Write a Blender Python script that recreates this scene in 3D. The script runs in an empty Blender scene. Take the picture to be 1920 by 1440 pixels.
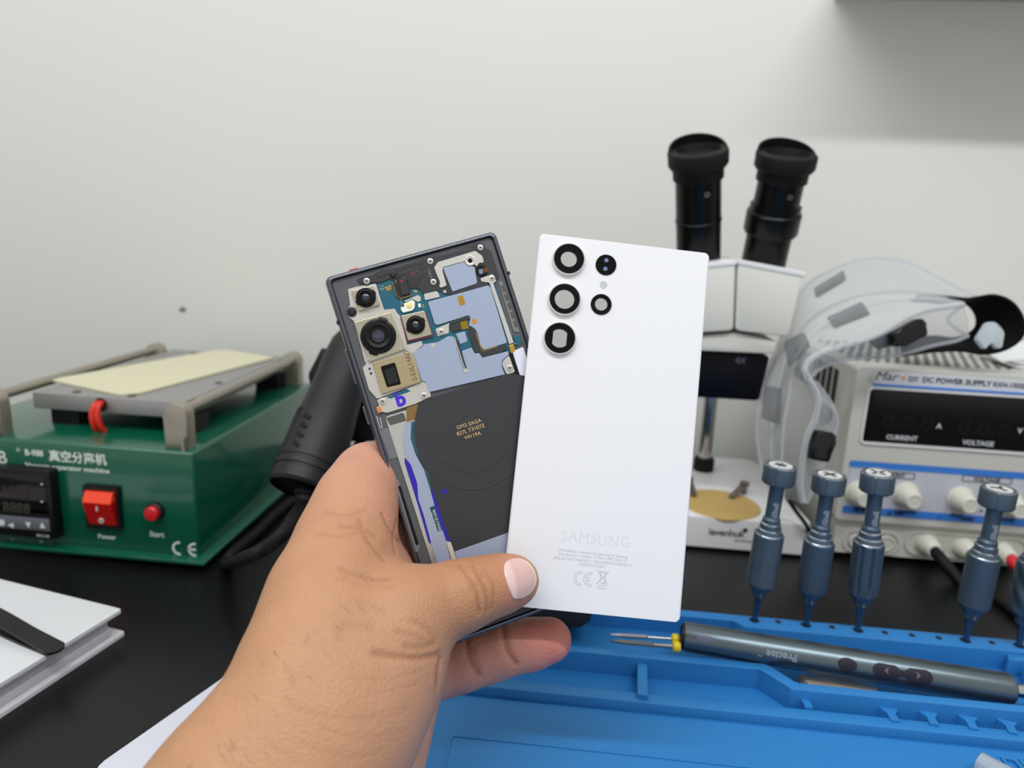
import bpy, bmesh, math, random
import numpy as np
from mathutils import Vector, Matrix, Euler
from mathutils.bvhtree import BVHTree
random.seed(7)
S = bpy.context.scene
COL = S.collection
PI = math.pi

# ---------------------------------------------------------------- camera
# world: desk top is z=0, X runs along the back wall, Y goes to the wall, metres
CP = Vector((0, 0, .252))
_p, _r, _y = math.radians(12.9), math.radians(2.6), math.radians(5)
_Rz = Matrix.Rotation(_y, 3, 'Z')
_X = _Rz @ Vector((1, 0, 0)); _U0 = _Rz @ Vector((0, math.sin(_p), math.cos(_p)))
FW = _Rz @ Vector((0, math.cos(_p), -math.sin(_p)))
CR = math.cos(_r) * _X + math.sin(_r) * _U0
CU = -math.sin(_r) * _X + math.cos(_r) * _U0
FPX = 1331.0
cd = bpy.data.cameras.new('camera'); cam = bpy.data.objects.new('camera', cd); COL.objects.link(cam)
cam.matrix_world = Matrix(((CR.x, CU.x, -FW.x, CP.x), (CR.y, CU.y, -FW.y, CP.y), (CR.z, CU.z, -FW.z, CP.z), (0, 0, 0, 1)))
cd.sensor_width = 36; cd.lens = FPX / 1920 * 36; cd.clip_start = .01; cd.clip_end = 20
cd.dof.use_dof = True; cd.dof.focus_distance = .305; cd.dof.aperture_fstop = 7.5
S.camera = cam

# ---------------------------------------------------------------- light
w = bpy.data.worlds.new('room_air'); S.world = w; w.use_nodes = True
bg = w.node_tree.nodes['Background']; bg.inputs[0].default_value = (1, .992, .955, 1); bg.inputs[1].default_value = .62

def area(name, loc, target, sx, sy, power, col):
    l = bpy.data.lights.new(name, 'AREA'); l.shape = 'RECTANGLE'; l.size = sx; l.size_y = sy; l.energy = power; l.color = col
    o = bpy.data.objects.new(name, l); COL.objects.link(o); o.location = loc
    d = Vector(target) - Vector(loc); o.rotation_euler = d.to_track_quat('-Z', 'Y').to_euler(); return o
area('ceiling_tube_light', (.22, -.15, 1.28), (.2, .5, .1), 1.15, .05, 10, (.93, .965, 1))
area('ceiling_panel_light', (-.8, -.2, 1.5), (-.1, .7, .3), .9, .6, 7, (.98, 1, .96))

S.view_settings.view_transform = 'Standard'; S.view_settings.look = 'None'
S.view_settings.gamma = 1; S.view_settings.use_curve_mapping = False
S.view_settings.exposure = 0.10

# ---------------------------------------------------------------- measuring
def ray(x, y): return FW + CR * ((x - 960) / FPX) - CU * ((y - 720) / FPX)
def onz(x, y, z): d = ray(x, y); return CP + d * ((z - CP.z) / d.z)
def ony(x, y, Y): d = ray(x, y); return CP + d * ((Y - CP.y) / d.y)
def onx(x, y, X): d = ray(x, y); return CP + d * ((X - CP.x) / d.x)
def atd(x, y, D): return CP + ray(x, y) * D

# ---------------------------------------------------------------- materials
_m = {}
def srgb(c): return tuple((v / 255 / 12.92) if v / 255 <= .04045 else ((v / 255 + .055) / 1.055) ** 2.4 for v in c)
def M(name, rgb, rough=.5, metal=0, noise=0, nscale=60, bump=0, bscale=200, coat=0, spec=.5, alpha=1, trans=0, emit=None, sss=0):
    if name in _m: return _m[name]
    m = bpy.data.materials.new(name); m.use_nodes = True; nt = m.node_tree; b = nt.nodes['Principled BSDF']
    c = (*srgb(rgb), 1)
    b.inputs['Base Color'].default_value = c; b.inputs['Roughness'].default_value = rough; b.inputs['Metallic'].default_value = metal
    b.inputs['Specular IOR Level'].default_value = spec
    if coat: b.inputs['Coat Weight'].default_value = coat; b.inputs['Coat Roughness'].default_value = .08
    if trans: b.inputs['Transmission Weight'].default_value = trans
    if alpha < 1: b.inputs['Alpha'].default_value = alpha
    if emit: b.inputs['Emission Color'].default_value = (*srgb(emit), 1); b.inputs['Emission Strength'].default_value = 1
    if sss: b.inputs['Subsurface Weight'].default_value = sss; b.inputs['Subsurface Radius'].default_value = (.01, .004, .002); b.inputs['Subsurface Scale'].default_value = .5
    tc = nt.nodes.new('ShaderNodeTexCoord')
    if noise:
        n = nt.nodes.new('ShaderNodeTexNoise'); n.inputs['Scale'].default_value = nscale; n.inputs['Detail'].default_value = 5
        nt.links.new(tc.outputs['Object'], n.inputs['Vector'])
        r = nt.nodes.new('ShaderNodeMapRange'); r.inputs[3].default_value = 1 - noise; r.inputs[4].default_value = 1 + noise
        nt.links.new(n.outputs['Fac'], r.inputs[0])
        mx = nt.nodes.new('ShaderNodeVectorMath'); mx.operation = 'SCALE'; mx.inputs[0].default_value = c[:3]
        nt.links.new(r.outputs[0], mx.inputs['Scale']); nt.links.new(mx.outputs[0], b.inputs['Base Color'])
    if bump:
        n = nt.nodes.new('ShaderNodeTexNoise'); n.inputs['Scale'].default_value = bscale; n.inputs['Detail'].default_value = 6
        nt.links.new(tc.outputs['Object'], n.inputs['Vector'])
        bp = nt.nodes.new('ShaderNodeBump'); bp.inputs['Strength'].default_value = bump; bp.inputs['Distance'].default_value = .001
        nt.links.new(n.outputs['Fac'], bp.inputs['Height']); nt.links.new(bp.outputs[0], b.inputs['Normal'])
    _m[name] = m; return m

# ---------------------------------------------------------------- things and parts
def tag(o, label=None, cat=None, group=None, kind=None):
    if label: o['label'] = label
    if cat: o['category'] = cat
    if group: o['group'] = group
    if kind: o['kind'] = kind
    return o
def thing(name, label, cat, mat=None, group=None):
    o = bpy.data.objects.new(name, None); o.empty_display_size = .02; COL.objects.link(o)
    o.matrix_world = mat if mat is not None else Matrix()
    return tag(o, label, cat, group)
def frame(o, x, y=None, z=None):
    """matrix from an origin and axes"""
    x = Vector(x).normalized()
    if z is None: y = Vector(y); z = x.cross(y).normalized(); y = z.cross(x)
    else: z = Vector(z).normalized(); y = z.cross(x).normalized(); x = y.cross(z)
    return Matrix(((x.x, y.x, z.x, o[0]), (x.y, y.y, z.y, o[1]), (x.z, y.z, z.z, o[2]), (0, 0, 0, 1)))
def T(x=0, y=0, z=0, rz=0): return Matrix.Translation((x, y, z)) @ Matrix.Rotation(rz, 4, 'Z')

def rrect(x0, y0, x1, y1, r, n=5):
    p = []
    for cx, cy, a in ((x1 - r, y1 - r, 0), (x0 + r, y1 - r, 90), (x0 + r, y0 + r, 180), (x1 - r, y0 + r, 270)):
        for i in range(n + 1):
            t = math.radians(a + 90 * i / n); p.append((cx + r * math.cos(t), cy + r * math.sin(t)))
    return p
def roundpoly(pts, r, n=3):
    out = []; N = len(pts)
    for i in range(N):
        a, b, c = Vector(pts[i - 1]), Vector(pts[i]), Vector(pts[(i + 1) % N])
        d1 = a - b; d2 = c - b; rr = min(r, d1.length * .45, d2.length * .45)
        p = b + d1.normalized() * rr; q = b + d2.normalized() * rr
        for k in range(n + 1):
            t = k / n; out.append(tuple((1 - t) ** 2 * p + 2 * t * (1 - t) * b + t * t * q))
    return out
def spline(pts, n=8):
    P = [Vector(p) for p in pts]; P = [2 * P[0] - P[1]] + P + [2 * P[-1] - P[-2]]; o = []
    for i in range(1, len(P) - 2):
        for k in range(n):
            t = k / n; a, b, c, d = P[i - 1:i + 3]
            o.append(.5 * ((2 * b) + (c - a) * t + (2 * a - 5 * b + 4 * c - d) * t * t + (3 * b - a - 3 * c + d) * t ** 3))
    o.append(P[-2]); return o

class MB:
    def __init__(s): s.bm = bmesh.new()
    def _add(s, fn, mat=None):
        t = bmesh.new(); fn(t)
        if mat is not None: bmesh.ops.transform(t, matrix=mat, verts=t.verts)
        me = bpy.data.meshes.new('t'); t.to_mesh(me); t.free(); s.bm.from_mesh(me); bpy.data.meshes.remove(me); return s
    def box(s, x0, x1, y0, y1, z0, z1, bev=0, seg=2, mat=None):
        def f(t):
            bmesh.ops.create_cube(t, size=1)
            for v in t.verts: v.co = Vector((x0 + (v.co.x + .5) * (x1 - x0), y0 + (v.co.y + .5) * (y1 - y0), z0 + (v.co.z + .5) * (z1 - z0)))
            if bev: bmesh.ops.bevel(t, geom=t.edges[:], offset=bev, segments=seg, affect='EDGES', profile=.5)
        return s._add(f, mat)
    def prism(s, poly, z0, z1, mat=None, bev=0, seg=2, taper=1.0):
        """closed outline extruded from z0 to z1"""
        def f(t):
            cx = sum(p[0] for p in poly) / len(poly); cy = sum(p[1] for p in poly) / len(poly)
            lo = [t.verts.new((p[0], p[1], z0)) for p in poly]
            hi = [t.verts.new((cx + (p[0] - cx) * taper, cy + (p[1] - cy) * taper, z1)) for p in poly]
            n = len(poly); t.faces.new(lo[::-1]); top = t.faces.new(hi)
            for i in range(n): t.faces.new((lo[i], lo[(i + 1) % n], hi[(i + 1) % n], hi[i]))
            if bev: bmesh.ops.bevel(t, geom=[e for e in top.edges], offset=bev, segments=seg, affect='EDGES', profile=.5)
            bmesh.ops.recalc_face_normals(t, faces=t.faces)
        return s._add(f, mat)
    def ring(s, outer, inner, z0, z1, mat=None):
        """slab with a hole; both outlines have as many points"""
        def f(t):
            n = len(outer); L = [[t.verts.new((p[0], p[1], z)) for p in q] for q in (outer, inner) for z in (z0, z1)]
            o0, o1, i0, i1 = L
            for i in range(n):
                j = (i + 1) % n
                for a, b, c, d in ((o0[i], o0[j], o1[j], o1[i]), (i1[i], i1[j], i0[j], i0[i]), (o1[i], o1[j], i1[j], i1[i]), (i0[i], i0[j], o0[j], o0[i])): t.faces.new((a, b, c, d))
            bmesh.ops.recalc_face_normals(t, faces=t.faces)
        return s._add(f, mat)
    def lathe(s, prof, n=32, mat=None, shape=None, caps=True):
        """profile of (radius, z); shape(angle, z) scales the radius"""
        def f(t):
            rings = []
            for r, z in prof:
                rings.append([t.verts.new((max(r, 1e-5) * (shape(2 * PI * i / n, z) if shape else 1) * math.cos(2 * PI * i / n), max(r, 1e-5) * (shape(2 * PI * i / n, z) if shape else 1) * math.sin(2 * PI * i / n), z)) for i in range(n)])
            for a, b in zip(rings, rings[1:]):
                for i in range(n): j = (i + 1) % n; t.faces.new((a[i], a[j], b[j], b[i]))
            if caps: t.faces.new(rings[0][::-1]); t.faces.new(rings[-1])
            bmesh.ops.recalc_face_normals(t, faces=t.faces)
        return s._add(f, mat)
    def cyl(s, p0, p1, r0, r1=None, n=20):
        p0 = Vector(p0); p1 = Vector(p1); r1 = r0 if r1 is None else r1; d = p1 - p0
        return s.lathe([(r0, 0), (r1, d.length)], n, Matrix.Translation(p0) @ d.to_track_quat('Z', 'Y').to_matrix().to_4x4())
    def tube(s, path, r, n=12, closed=False, flat=None):
        """sweep along a path; r a number or a list; flat=(w,h) sweeps an ellipse"""
        P = [Vector(p) for p in path]
        def f(t):
            rings = []; up = Vector((0, 0, 1)); N = len(P)
            for i, p in enumerate(P):
                d = (P[(i + 1) % N] - P[i - 1]) if closed else (P[min(i + 1, N - 1)] - P[max(i - 1, 0)])
                d.normalize()
                if abs(d.dot(up)) > .95 and i == 0: up = Vector((0, 1, 0))
                a = d.cross(up).normalized(); b = a.cross(d).normalized(); up = b
                rr = r[i] if isinstance(r, (list, tuple)) else r
                fa, fb = flat or (1, 1)
                rings.append([t.verts.new(p + a * (rr * fa * math.cos(2 * PI * k / n)) + b * (rr * fb * math.sin(2 * PI * k / n))) for k in range(n)])
            for i in range(N if closed else N - 1):
                A = rings[i]; B = rings[(i + 1) % N]
                for k in range(n): j = (k + 1) % n; t.faces.new((A[k], A[j], B[j], B[k]))
            if not closed: t.faces.new(rings[0][::-1]); t.faces.new(rings[-1])
            bmesh.ops.recalc_face_normals(t, faces=t.faces)
        return s._add(f)
    def strip(s, A, B, th):
        """sheet of thickness th between two paths"""
        A = [Vector(a) for a in A]; B = [Vector(b) for b in B]; N = len(A)
        def f(t):
            V = []
            for i in range(N):
                d = (A[min(i + 1, N - 1)] - A[max(i - 1, 0)]); n = d.cross(B[i] - A[i]).normalized() * th / 2
                V.append([t.verts.new(A[i] + n), t.verts.new(B[i] + n), t.verts.new(B[i] - n), t.verts.new(A[i] - n)])
            for a, b in zip(V, V[1:]):
                for k in range(4): j = (k + 1) % 4; t.faces.new((a[k], a[j], b[j], b[k]))
            t.faces.new(V[0][::-1]); t.faces.new(V[-1]); bmesh.ops.recalc_face_normals(t, faces=t.faces)
        return s._add(f)
    def loft(s, curves, th):
        """thick skin over a grid of points"""
        G = [[Vector(p) for p in c] for c in curves]; a, b = len(G), len(G[0])
        def f(t):
            def nrm(i, j): return ((G[min(i + 1, a - 1)][j] - G[max(i - 1, 0)][j]).cross(G[i][min(j + 1, b - 1)] - G[i][max(j - 1, 0)])).normalized() * th / 2
            U = [[t.verts.new(G[i][j] + nrm(i, j)) for j in range(b)] for i in range(a)]
            L = [[t.verts.new(G[i][j] - nrm(i, j)) for j in range(b)] for i in range(a)]
            for i in range(a - 1):
                for j in range(b - 1):
                    t.faces.new((U[i][j], U[i][j + 1], U[i + 1][j + 1], U[i + 1][j])); t.faces.new((L[i][j], L[i + 1][j], L[i + 1][j + 1], L[i][j + 1]))
            for i in range(a - 1):
                for j in (0, b - 1): t.faces.new((U[i][j], U[i + 1][j], L[i + 1][j], L[i][j]))
            for j in range(b - 1):
                for i in (0, a - 1): t.faces.new((U[i][j], U[i][j + 1], L[i][j + 1], L[i][j]))
            bmesh.ops.recalc_face_normals(t, faces=t.faces)
        return s._add(f)
    def sphere(s, c, r, sc=(1, 1, 1), u=20, v=12):
        return s._add(lambda t: bmesh.ops.create_uvsphere(t, u_segments=u, v_segments=v, radius=r), Matrix.Translation(c) @ Matrix.Diagonal((*sc, 1)))
    def build(s, name, mat, parent=None, smooth=30, label=None):
        me = bpy.data.meshes.new(name); s.bm.to_mesh(me); s.bm.free()
        if smooth and len(me.polygons):
            me.shade_smooth(); me.set_sharp_from_angle(angle=math.radians(smooth))
        me.materials.append(mat); o = bpy.data.objects.new(name, me); COL.objects.link(o)
        if parent is not None: o.parent = parent
        if label: o['label'] = label
        return o

def text(name, body, size, mat, parent, M4, align='LEFT', ext=.0002, shear=0, sx=1, bold=0, space=1):
    c = bpy.data.curves.new(name, 'FONT'); c.body = body; c.size = size; c.extrude = ext / 2; c.align_x = align; c.shear = shear
    c.resolution_u = 3; c.offset = bold; c.space_character = space
    t = bpy.data.objects.new(name, c); COL.objects.link(t)
    bpy.context.view_layer.update()
    me = bpy.data.meshes.new_from_object(t.evaluated_get(bpy.context.evaluated_depsgraph_get()))
    bpy.data.objects.remove(t); me.transform(M4 @ Matrix.Diagonal((sx, 1, 1, 1))); me.name = name
    me.materials.clear(); me.materials.append(mat)
    o = bpy.data.objects.new(name, me); COL.objects.link(o)
    if parent is not None: o.parent = parent
    return o
def front(x, y, z, ang=0):   # writing on a face that looks to -Y
    return Matrix.Translation((x, y, z)) @ Matrix.Rotation(PI / 2, 4, 'X') @ Matrix.Rotation(ang, 4, 'Z')
def copy_tree(o, parent=None):
    c = o.copy(); COL.objects.link(c); c.parent = parent
    for ch in list(o.children): copy_tree(ch, c)
    return c
# ================================================================ setting
WY = .735
black_desk = M('desk_laminate', (12, 12, 14), .36, noise=.12, nscale=30, bump=.05, bscale=900, spec=.32)
wallm = M('painted_plaster', (216, 216, 211), .9, noise=.012, nscale=4, bump=.35, bscale=9)
def struct(name, mb, m):
    o = mb.build(name, m); o['kind'] = 'structure'; return o
struct('wall_back', MB().box(-1.6, 1.6, WY, WY + .1, -.74, 1.9), wallm)
struct('floor', MB().box(-1.6, 1.6, -1.2, WY + .1, -.8, -.74), M('floor_vinyl', (120, 118, 112), .6, noise=.05))
d = thing('desk', 'matte black desk top under all the tools, against the pale wall', 'desk', T(0, .3, -.74))
MB().box(-1.1, 1.1, -.35, WY - .3 - .002, .71, .74, .0015).build('desk_top', black_desk, d)
for x in (-1.02, 1.02):
    for y in (-.28, .36): MB().box(x - .025, x + .025, y - .025, y + .025, 0, .71, .002).build('leg', black_desk, d)
# shelf over the right half of the desk, its underside at the frame's top edge
zs = ony(1800, 2, WY).z; xs = ony(1535, 200, WY).x
s = thing('wall_shelf', 'pale wall shelf above the bench power supply, only its underside at the top edge', 'shelf', T(xs, WY, zs))
MB().box(0, .75, -.115, -.0005, 0, .018, .001).build('shelf_board', M('shelf_board', (190, 184, 165), .6), s)
MB().box(.02, .73, -.014, -.0005, .018, .06, .001).build('wall_rail', M('shelf_board', (190, 184, 165)), s)
# mark on the wall
c = ony(343, 580, WY)
k = MB(); k.sphere((0, 0, 0), .0028, (1.3, .25, 1)); k.sphere((-.0035, 0, -.001), .0012, (1, .3, 1))
o = k.build('wall_plug', M('grey_filler', (120, 120, 122), .8)); o.location = (c.x, WY - .0004, c.z)
tag(o, 'small grey filled screw hole in the pale wall above the green machine', 'wall plug')

# ================================================================ vacuum separator
green = M('green_enamel', (4, 82, 60), .22, coat=.5, noise=.04, nscale=8)
alu = M('champagne_anodised', (168, 160, 148), .38, .75)
steel = M('brushed_steel', (158, 156, 156), .42, .6, noise=.06, nscale=120)
blackp = M('black_plastic', (14, 14, 16), .45, spec=.3)
blackg = M('black_gloss', (5, 5, 7), .12, spec=.4)
white_ink = M('white_ink', (205, 214, 208), .6)
rubber = M('black_rubber', (10, 10, 11), .6, spec=.25)
FX, FY = -.2585, .446            # right end and front face
mc = thing('vacuum_separator', 'green enamelled screen separator with a heating plate on four metal posts', 'repair machine', T(FX, FY, 0))
MB().box(-.205, 0, 0, .226, .006, .0855, .0022, 3).build('housing', green, mc)
MB().box(-.213, .008, -.008, .234, .0045, .0075, .0012, 2).build('base_flange', green, mc)
for x in (-.19, -.018):
    for y in (.015, .21): MB().cyl((x, y, 0), (x, y, .005), .009).build('foot', rubber, mc)
PY_ = FY - .0003
def mp(px, py, dy=0):            # a point of the photo on the front face, in the machine's frame
    p = ony(px, py, FY - dy); return p.x - FX, p.z
def mtext(name, body, px, py, size, **k):
    x, z = mp(px, py); return text(name, body, size, white_ink, mc, front(x, -.0001, z, 0), **k)
mtext('lettering', 'B-988', 47, 853, .0062, bold=.00012, sx=.95)
mtext('lettering', '真空分离机', 92, 862, .0087, bold=.0002)
mtext('lettering', 'Vacuum separator machine', 48, 875, .0048, bold=.0001, sx=1.2)
mtext('lettering', 'B', -4, 868, .0135, bold=.0001)
x, z = mp(34, 843); MB().ring([(x + .0012 * math.cos(a / 12 * 2 * PI), z + .0012 * math.sin(a / 12 * 2 * PI)) for a in range(12)], [(x + .0008 * math.cos(a / 12 * 2 * PI), z + .0008 * math.sin(a / 12 * 2 * PI)) for a in range(12)], 0, .0002, Matrix.Rotation(PI / 2, 4, 'X')).build('registered_mark', white_ink, mc)
mtext('lettering', 'Power', 184, 1009, .0052, bold=.00005)
mtext('lettering', 'Start', 281, 1005, .0056, bold=.00005)
mtext('lettering', 'Separator Temp', 22, 1018, .0052, bold=.00005)
def ce(px, py, h, parent, M4, mat, t=.0014):
    k = MB(); r = h / 2
    def arc(cx, r0, r1):
        n = 20; out = []; inn = []
        for i in range(n + 1):
            a = math.radians(78 + 204 * i / n); out.append((cx + r0 * math.cos(a), r0 * math.sin(a))); inn.append((cx + r1 * math.cos(a), r1 * math.sin(a)))
        return out + inn[::-1]
    k.prism(arc(0, r, r - t), 0, .0002, M4); k.prism(arc(h * 1.12, r, r - t), 0, .0002, M4)
    k.prism([(h * 1.12 - r * .9, -t / 2), (h * 1.12 + r * .15, -t / 2), (h * 1.12 + r * .15, t / 2), (h * 1.12 - r * .9, t / 2)], 0, .0002, M4)
    return k.build('conformity_mark', mat, parent)
x, z = mp(336, 1028); ce(0, 0, .0105, mc, front(x, -.0001, z), white_ink, .0016)
# temperature controller
x0, z1 = mp(-60, 872, .009); x1, z0 = mp(105, 1012, .009)
ctl = MB().box(x0, x1, -.009, 0, z0, z1, .0008).build('temperature_controller', blackp, mc)
MB().box(x0 + .003, x1 - .0035, -.0094, -.0085, z0 + .019, z1 - .004, .0004).build('display_window', blackg, ctl)
MB().box(x0 + .003, x1 - .0035, -.0095, -.0085, z0 + .006, z0 + .0155, .0004).build('button_strip', M('controller_grey', (92, 94, 104), .5), ctl)
seg = M('unlit_segments_brown', (42, 28, 26), .5); seg2 = M('unlit_segments_olive', (50, 52, 42), .5)
def digits(body, px, py, size, mat, par, y=-.0096):
    xx, zz = mp(px, py, .0096); return text('segment_digits', body, size, mat, par, front(xx, y, zz, 0), shear=.1, bold=.0001)
digits('8888', 2, 927, .0105, seg, ctl); digits('8888', 5, 958, .0105, seg2, ctl)
for px, body in ((20, 0), (53, 1), (79, 2)):
    xx, zz = mp(px, 985, .0097); r = .0021
    tri = {0: [(r, r), (r, -r), (-r, 0)], 1: [(-r, r), (r, r), (0, -r)], 2: [(-r, -r), (r, -r), (0, r)]}[body]
    MB().prism(tri, 0, .0003, front(xx, -.0095, zz)).build('arrow_key', white_ink, ctl)
xx, zz = mp(3, 980, .0097); MB().lathe([(.0024, 0), (.0024, .0003)], 20, front(xx, -.0095, zz)).build('round_key', white_ink, ctl)
xx, zz = mp(68, 1006, .0097); text('lettering', 'REX-C100', .0022, white_ink, ctl, front(xx, -.0092, zz))
for yy in (908, 941):
    xx, zz = mp(79, yy, .0097); MB().prism([(-.001, -.0006), (.001, 0), (-.001, .0006)], 0, .0003, front(xx, -.0095, zz)).build('channel_mark', white_ink, ctl)
# rocker switch
x0, z1 = mp(154, 909, .003); x1, z0 = mp(228, 995, .003)
sw = MB().ring(rrect(x0, z0, x1, z1, .001), rrect(x0 + .0028, z0 + .0035, x1 - .0028, z1 - .0035, .0006), 0, .003, Matrix.Rotation(PI / 2, 4, 'X')).build('power_switch', blackp, mc)
red = M('translucent_red', (190, 14, 10), .2, coat=.6); redo = M('rocker_orange_red', (235, 60, 25), .25, coat=.5)
k = MB(); a0, a1, b0, b1 = x0 + .003, x1 - .003, z0 + .0037, z1 - .0037; zm = b0 + (b1 - b0) * .72
for (ya, za, yb, zb, mm) in ((-.0035, b0, -.0085, zm, red), (-.0085, zm, -.005, b1, redo)):
    q = MB(); q._add(lambda t: (lambda v: [t.faces.new(f) for f in ((v[0], v[1], v[2], v[3]), (v[4], v[5], v[1], v[0]), (v[3], v[2], v[6], v[7]), (v[0], v[3], v[7], v[4]), (v[1], v[5], v[6], v[2]), (v[5], v[4], v[7], v[6]))])([t.verts.new(c) for c in ((a0, ya, za), (a1, ya, za), (a1, yb, zb), (a0, yb, zb), (a0, 0, za), (a1, 0, za), (a1, 0, zb), (a0, 0, zb))]))
    bmesh.ops.recalc_face_normals(q.bm, faces=q.bm.faces)
    q.build('rocker', mm, sw, 0, label='orange upper face of the rocker' if mm is redo else None)
xm = (a0 + a1) / 2 - .0002
tl = math.atan2(.005, zm - b0)
Mx = Matrix.Translation((xm, -.0045, b0 + (zm - b0) * .2)) @ Matrix.Rotation(PI / 2 - 0, 4, 'X') @ Matrix.Rotation(tl, 4, 'X')
MB().ring([(.0019 * math.cos(a / 20 * 2 * PI), .0019 * math.sin(a / 20 * 2 * PI)) for a in range(20)], [(.0013 * math.cos(a / 20 * 2 * PI), .0013 * math.sin(a / 20 * 2 * PI)) for a in range(20)], 0, .0008, Mx).build('off_mark', white_ink, sw)
MB().box(xm - .0004, xm + .0002, -.0084, -.007, zm - .006, zm - .0025).build('on_mark', white_ink, sw)
# start button
x, z = mp(289, 960, .002)
MB().lathe([(.0068, 0), (.0068, .002), (.0055, .0032), (.0052, .0032)], 28, front(x, 0, z)).build('button_collar', blackp, mc)
MB().lathe([(.0052, .001), (.0052, .0060), (.0045, .0068), (.001, .0071)], 28, front(x, 0, z)).build('start_button', M('button_red', (196, 22, 32), .3), mc)
# posts, rails and heating plate (z from the machine's feet)
zt = .0855
def post(x, y, h=.033, w=.0175, th=.010):
    n = 10; r = w / 2; pr = [(x - r, zt), (x + r, zt)] + [(x + r * math.cos(PI * i / n), zt + h - r + r * math.sin(PI * i / n)) for i in range(n + 1)]
    p = MB().prism(pr, -y - th, -y, Matrix.Rotation(PI / 2, 4, 'X'), bev=.0012).build('post', alu, mc)
    return p
xr, xl = -.0155, -.1555
for x in (xr, xl):
    for y in (.006, .207): post(x, y)
    MB().cyl((x + .0065, .004, zt), (x + .0065, .004, zt + .009), .0016, n=14).build('pin', alu, mc)
    s_ = 1 if x == xr else -1
    MB().cyl((x + s_ * .002, .012, zt + .0262), (x + s_ * .002, .212, zt + .0262), .0038).build('side_rail', alu, mc)
px0, px1 = -.1455, -.0262
pl = MB().box(px0, px1, .036, .224, zt + .013, zt + .0255, .0008).build('heating_plate', steel, mc)
MB().box(px1 + .001, px1 + .007, .05, .2, zt + .0225, zt + .0255, .0006).build('plate_edge', steel, pl)
for x in (px0 + .02, px1 - .006):
    for y in (.042, .19): MB().box(x - .011, x + .011, y, y + .02, zt, zt + .0131).build('plate_foot', blackp, pl)
for qx, qy in ((px0 + .03, .044), (px1 - .045, .044), (px0 + .012, .12), (px0 + .03, .212), (px1 - .02, .212), (px1 - .006, .10)):
    MB().lathe([(.0032, 0), (.0032, .0008), (.002, .001)], 14, T(qx, qy, zt + .0254)).build('plate_screw', M('dull_screw', (96, 92, 84), .5, .6), pl)
# slot with the red leads
x = ony(190, 766, FY + .036).x - FX
MB().lathe([(.0052, 0), (.0052, .0006)], 20, front(x, .0359, zt + .0195)).build('cable_slot', M('slot_dark', (60, 16, 12), .7), pl)
rw = M('red_silicone_wire', (205, 40, 25), .45)
for k_, dx in enumerate((-.002, .0022)):
    pth = spline([(x + dx * .3, .042, zt + .020), (x + dx * .8, .032, zt + .0205), (x + dx, .028, zt + .014), (x + dx * 1.2 + .001, .028, zt + .006), (x + dx * 1.4 + .0015, .031, zt + .0004)])
    MB().tube(pth, .0021, 10).build('heater_lead', rw, mc)
# cream silicone sheet lying on the plate
c = [onz(px, py, zt + .0265) for px, py in ((92, 713), (225, 741), (262, 738), (515, 671), (425, 657), (400, 658))]
sh = MB().prism(roundpoly([(p.x, p.y) for p in c], .003), zt + .0258, zt + .0272).build('silicone_sheet', M('cream_silicone', (200, 195, 168), .75, noise=.04, nscale=90))
tag(sh, 'cream silicone sheet lying on the heating plate of the green machine', 'mat')
# ================================================================ hot air handle in its stand
hmat = M('handle_rubber', (17, 18, 21), .48, spec=.35, bump=.1, bscale=700)
b0 = atd(561, 918, .445); t0 = atd(674, 624, .505)
ax = (t0 - b0).normalized(); L = (t0 - b0).length
HM = frame(b0, CR, z=ax)
h = thing('hot_air_handle', 'black grooved hot air handle leaning upright between the green machine and the hand', 'heat gun', HM)
def grip(a, z): return 1 + (.02 * math.cos(a * 2) if z > .03 else 0)
MB().lathe([(.0185, 0), (.0198, .002), (.0198, .009), (.0192, .0095), (.0192, .0108), (.0200, .0113), (.0200, .0145), (.0193, .015), (.0193, .0165), (.0199, .017), (.0198, .045), (.0182, .058), (.0172, .075), (.0168, .10), (.0160, L - .012), (.013, L - .004), (.0115, L)], 48, shape=grip, caps=False).build('grip', hmat, h)
MB().lathe([(.0001, .0028), (.0188, .0028), (.0188, .0032), (.0001, .0032)], 40).build('end_cap', rubber, h)
MB().lathe([(.0135, L - .002), (.0135, L + .006), (.0115, L + .009)], 32).build('collar', M('orange_collar', (232, 92, 70), .5), h)
MB().lathe([(.0072, .0034), (.0085, -.002), (.0080, -.0035), (.0066, -.0045), (.0072, -.0075), (.0064, -.009), (.005, -.010)], 28, T(.006, 0, 0)).build('strain_relief', rubber, h)
# moulded rib marks on the flank
for i in range(4):
    a = -PI / 2 - .25; z = .022 + i * .0066; r = .0196 - 0
    MB().box(-.0028, .0028, -.0008, .0012, -.0014, .0014, .0006, mat=Matrix.Rotation(a + PI / 2, 4, 'Z') @ T(0, -r, z) @ Matrix.Rotation(.5, 4, 'Y')).build('grip_rib', rubber, h)
for i in range(9):
    for j in range(3):
        a = -PI / 2 - .95 + j * .12
        MB().box(-.0007, .0007, -.0003, .0003, -.0014, .0014, mat=Matrix.Rotation(a + PI / 2, 4, 'Z') @ T(0, -.0196 + 0, .019 + i * .0036)).build('grip_mark', rubber, h)
MB().lathe([(.0016, 0), (.0013, .0006)], 14, T(0, -.0168, .112) @ Matrix.Rotation(PI / 2, 4, 'X')).build('screw_cap', rubber, h)
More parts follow.
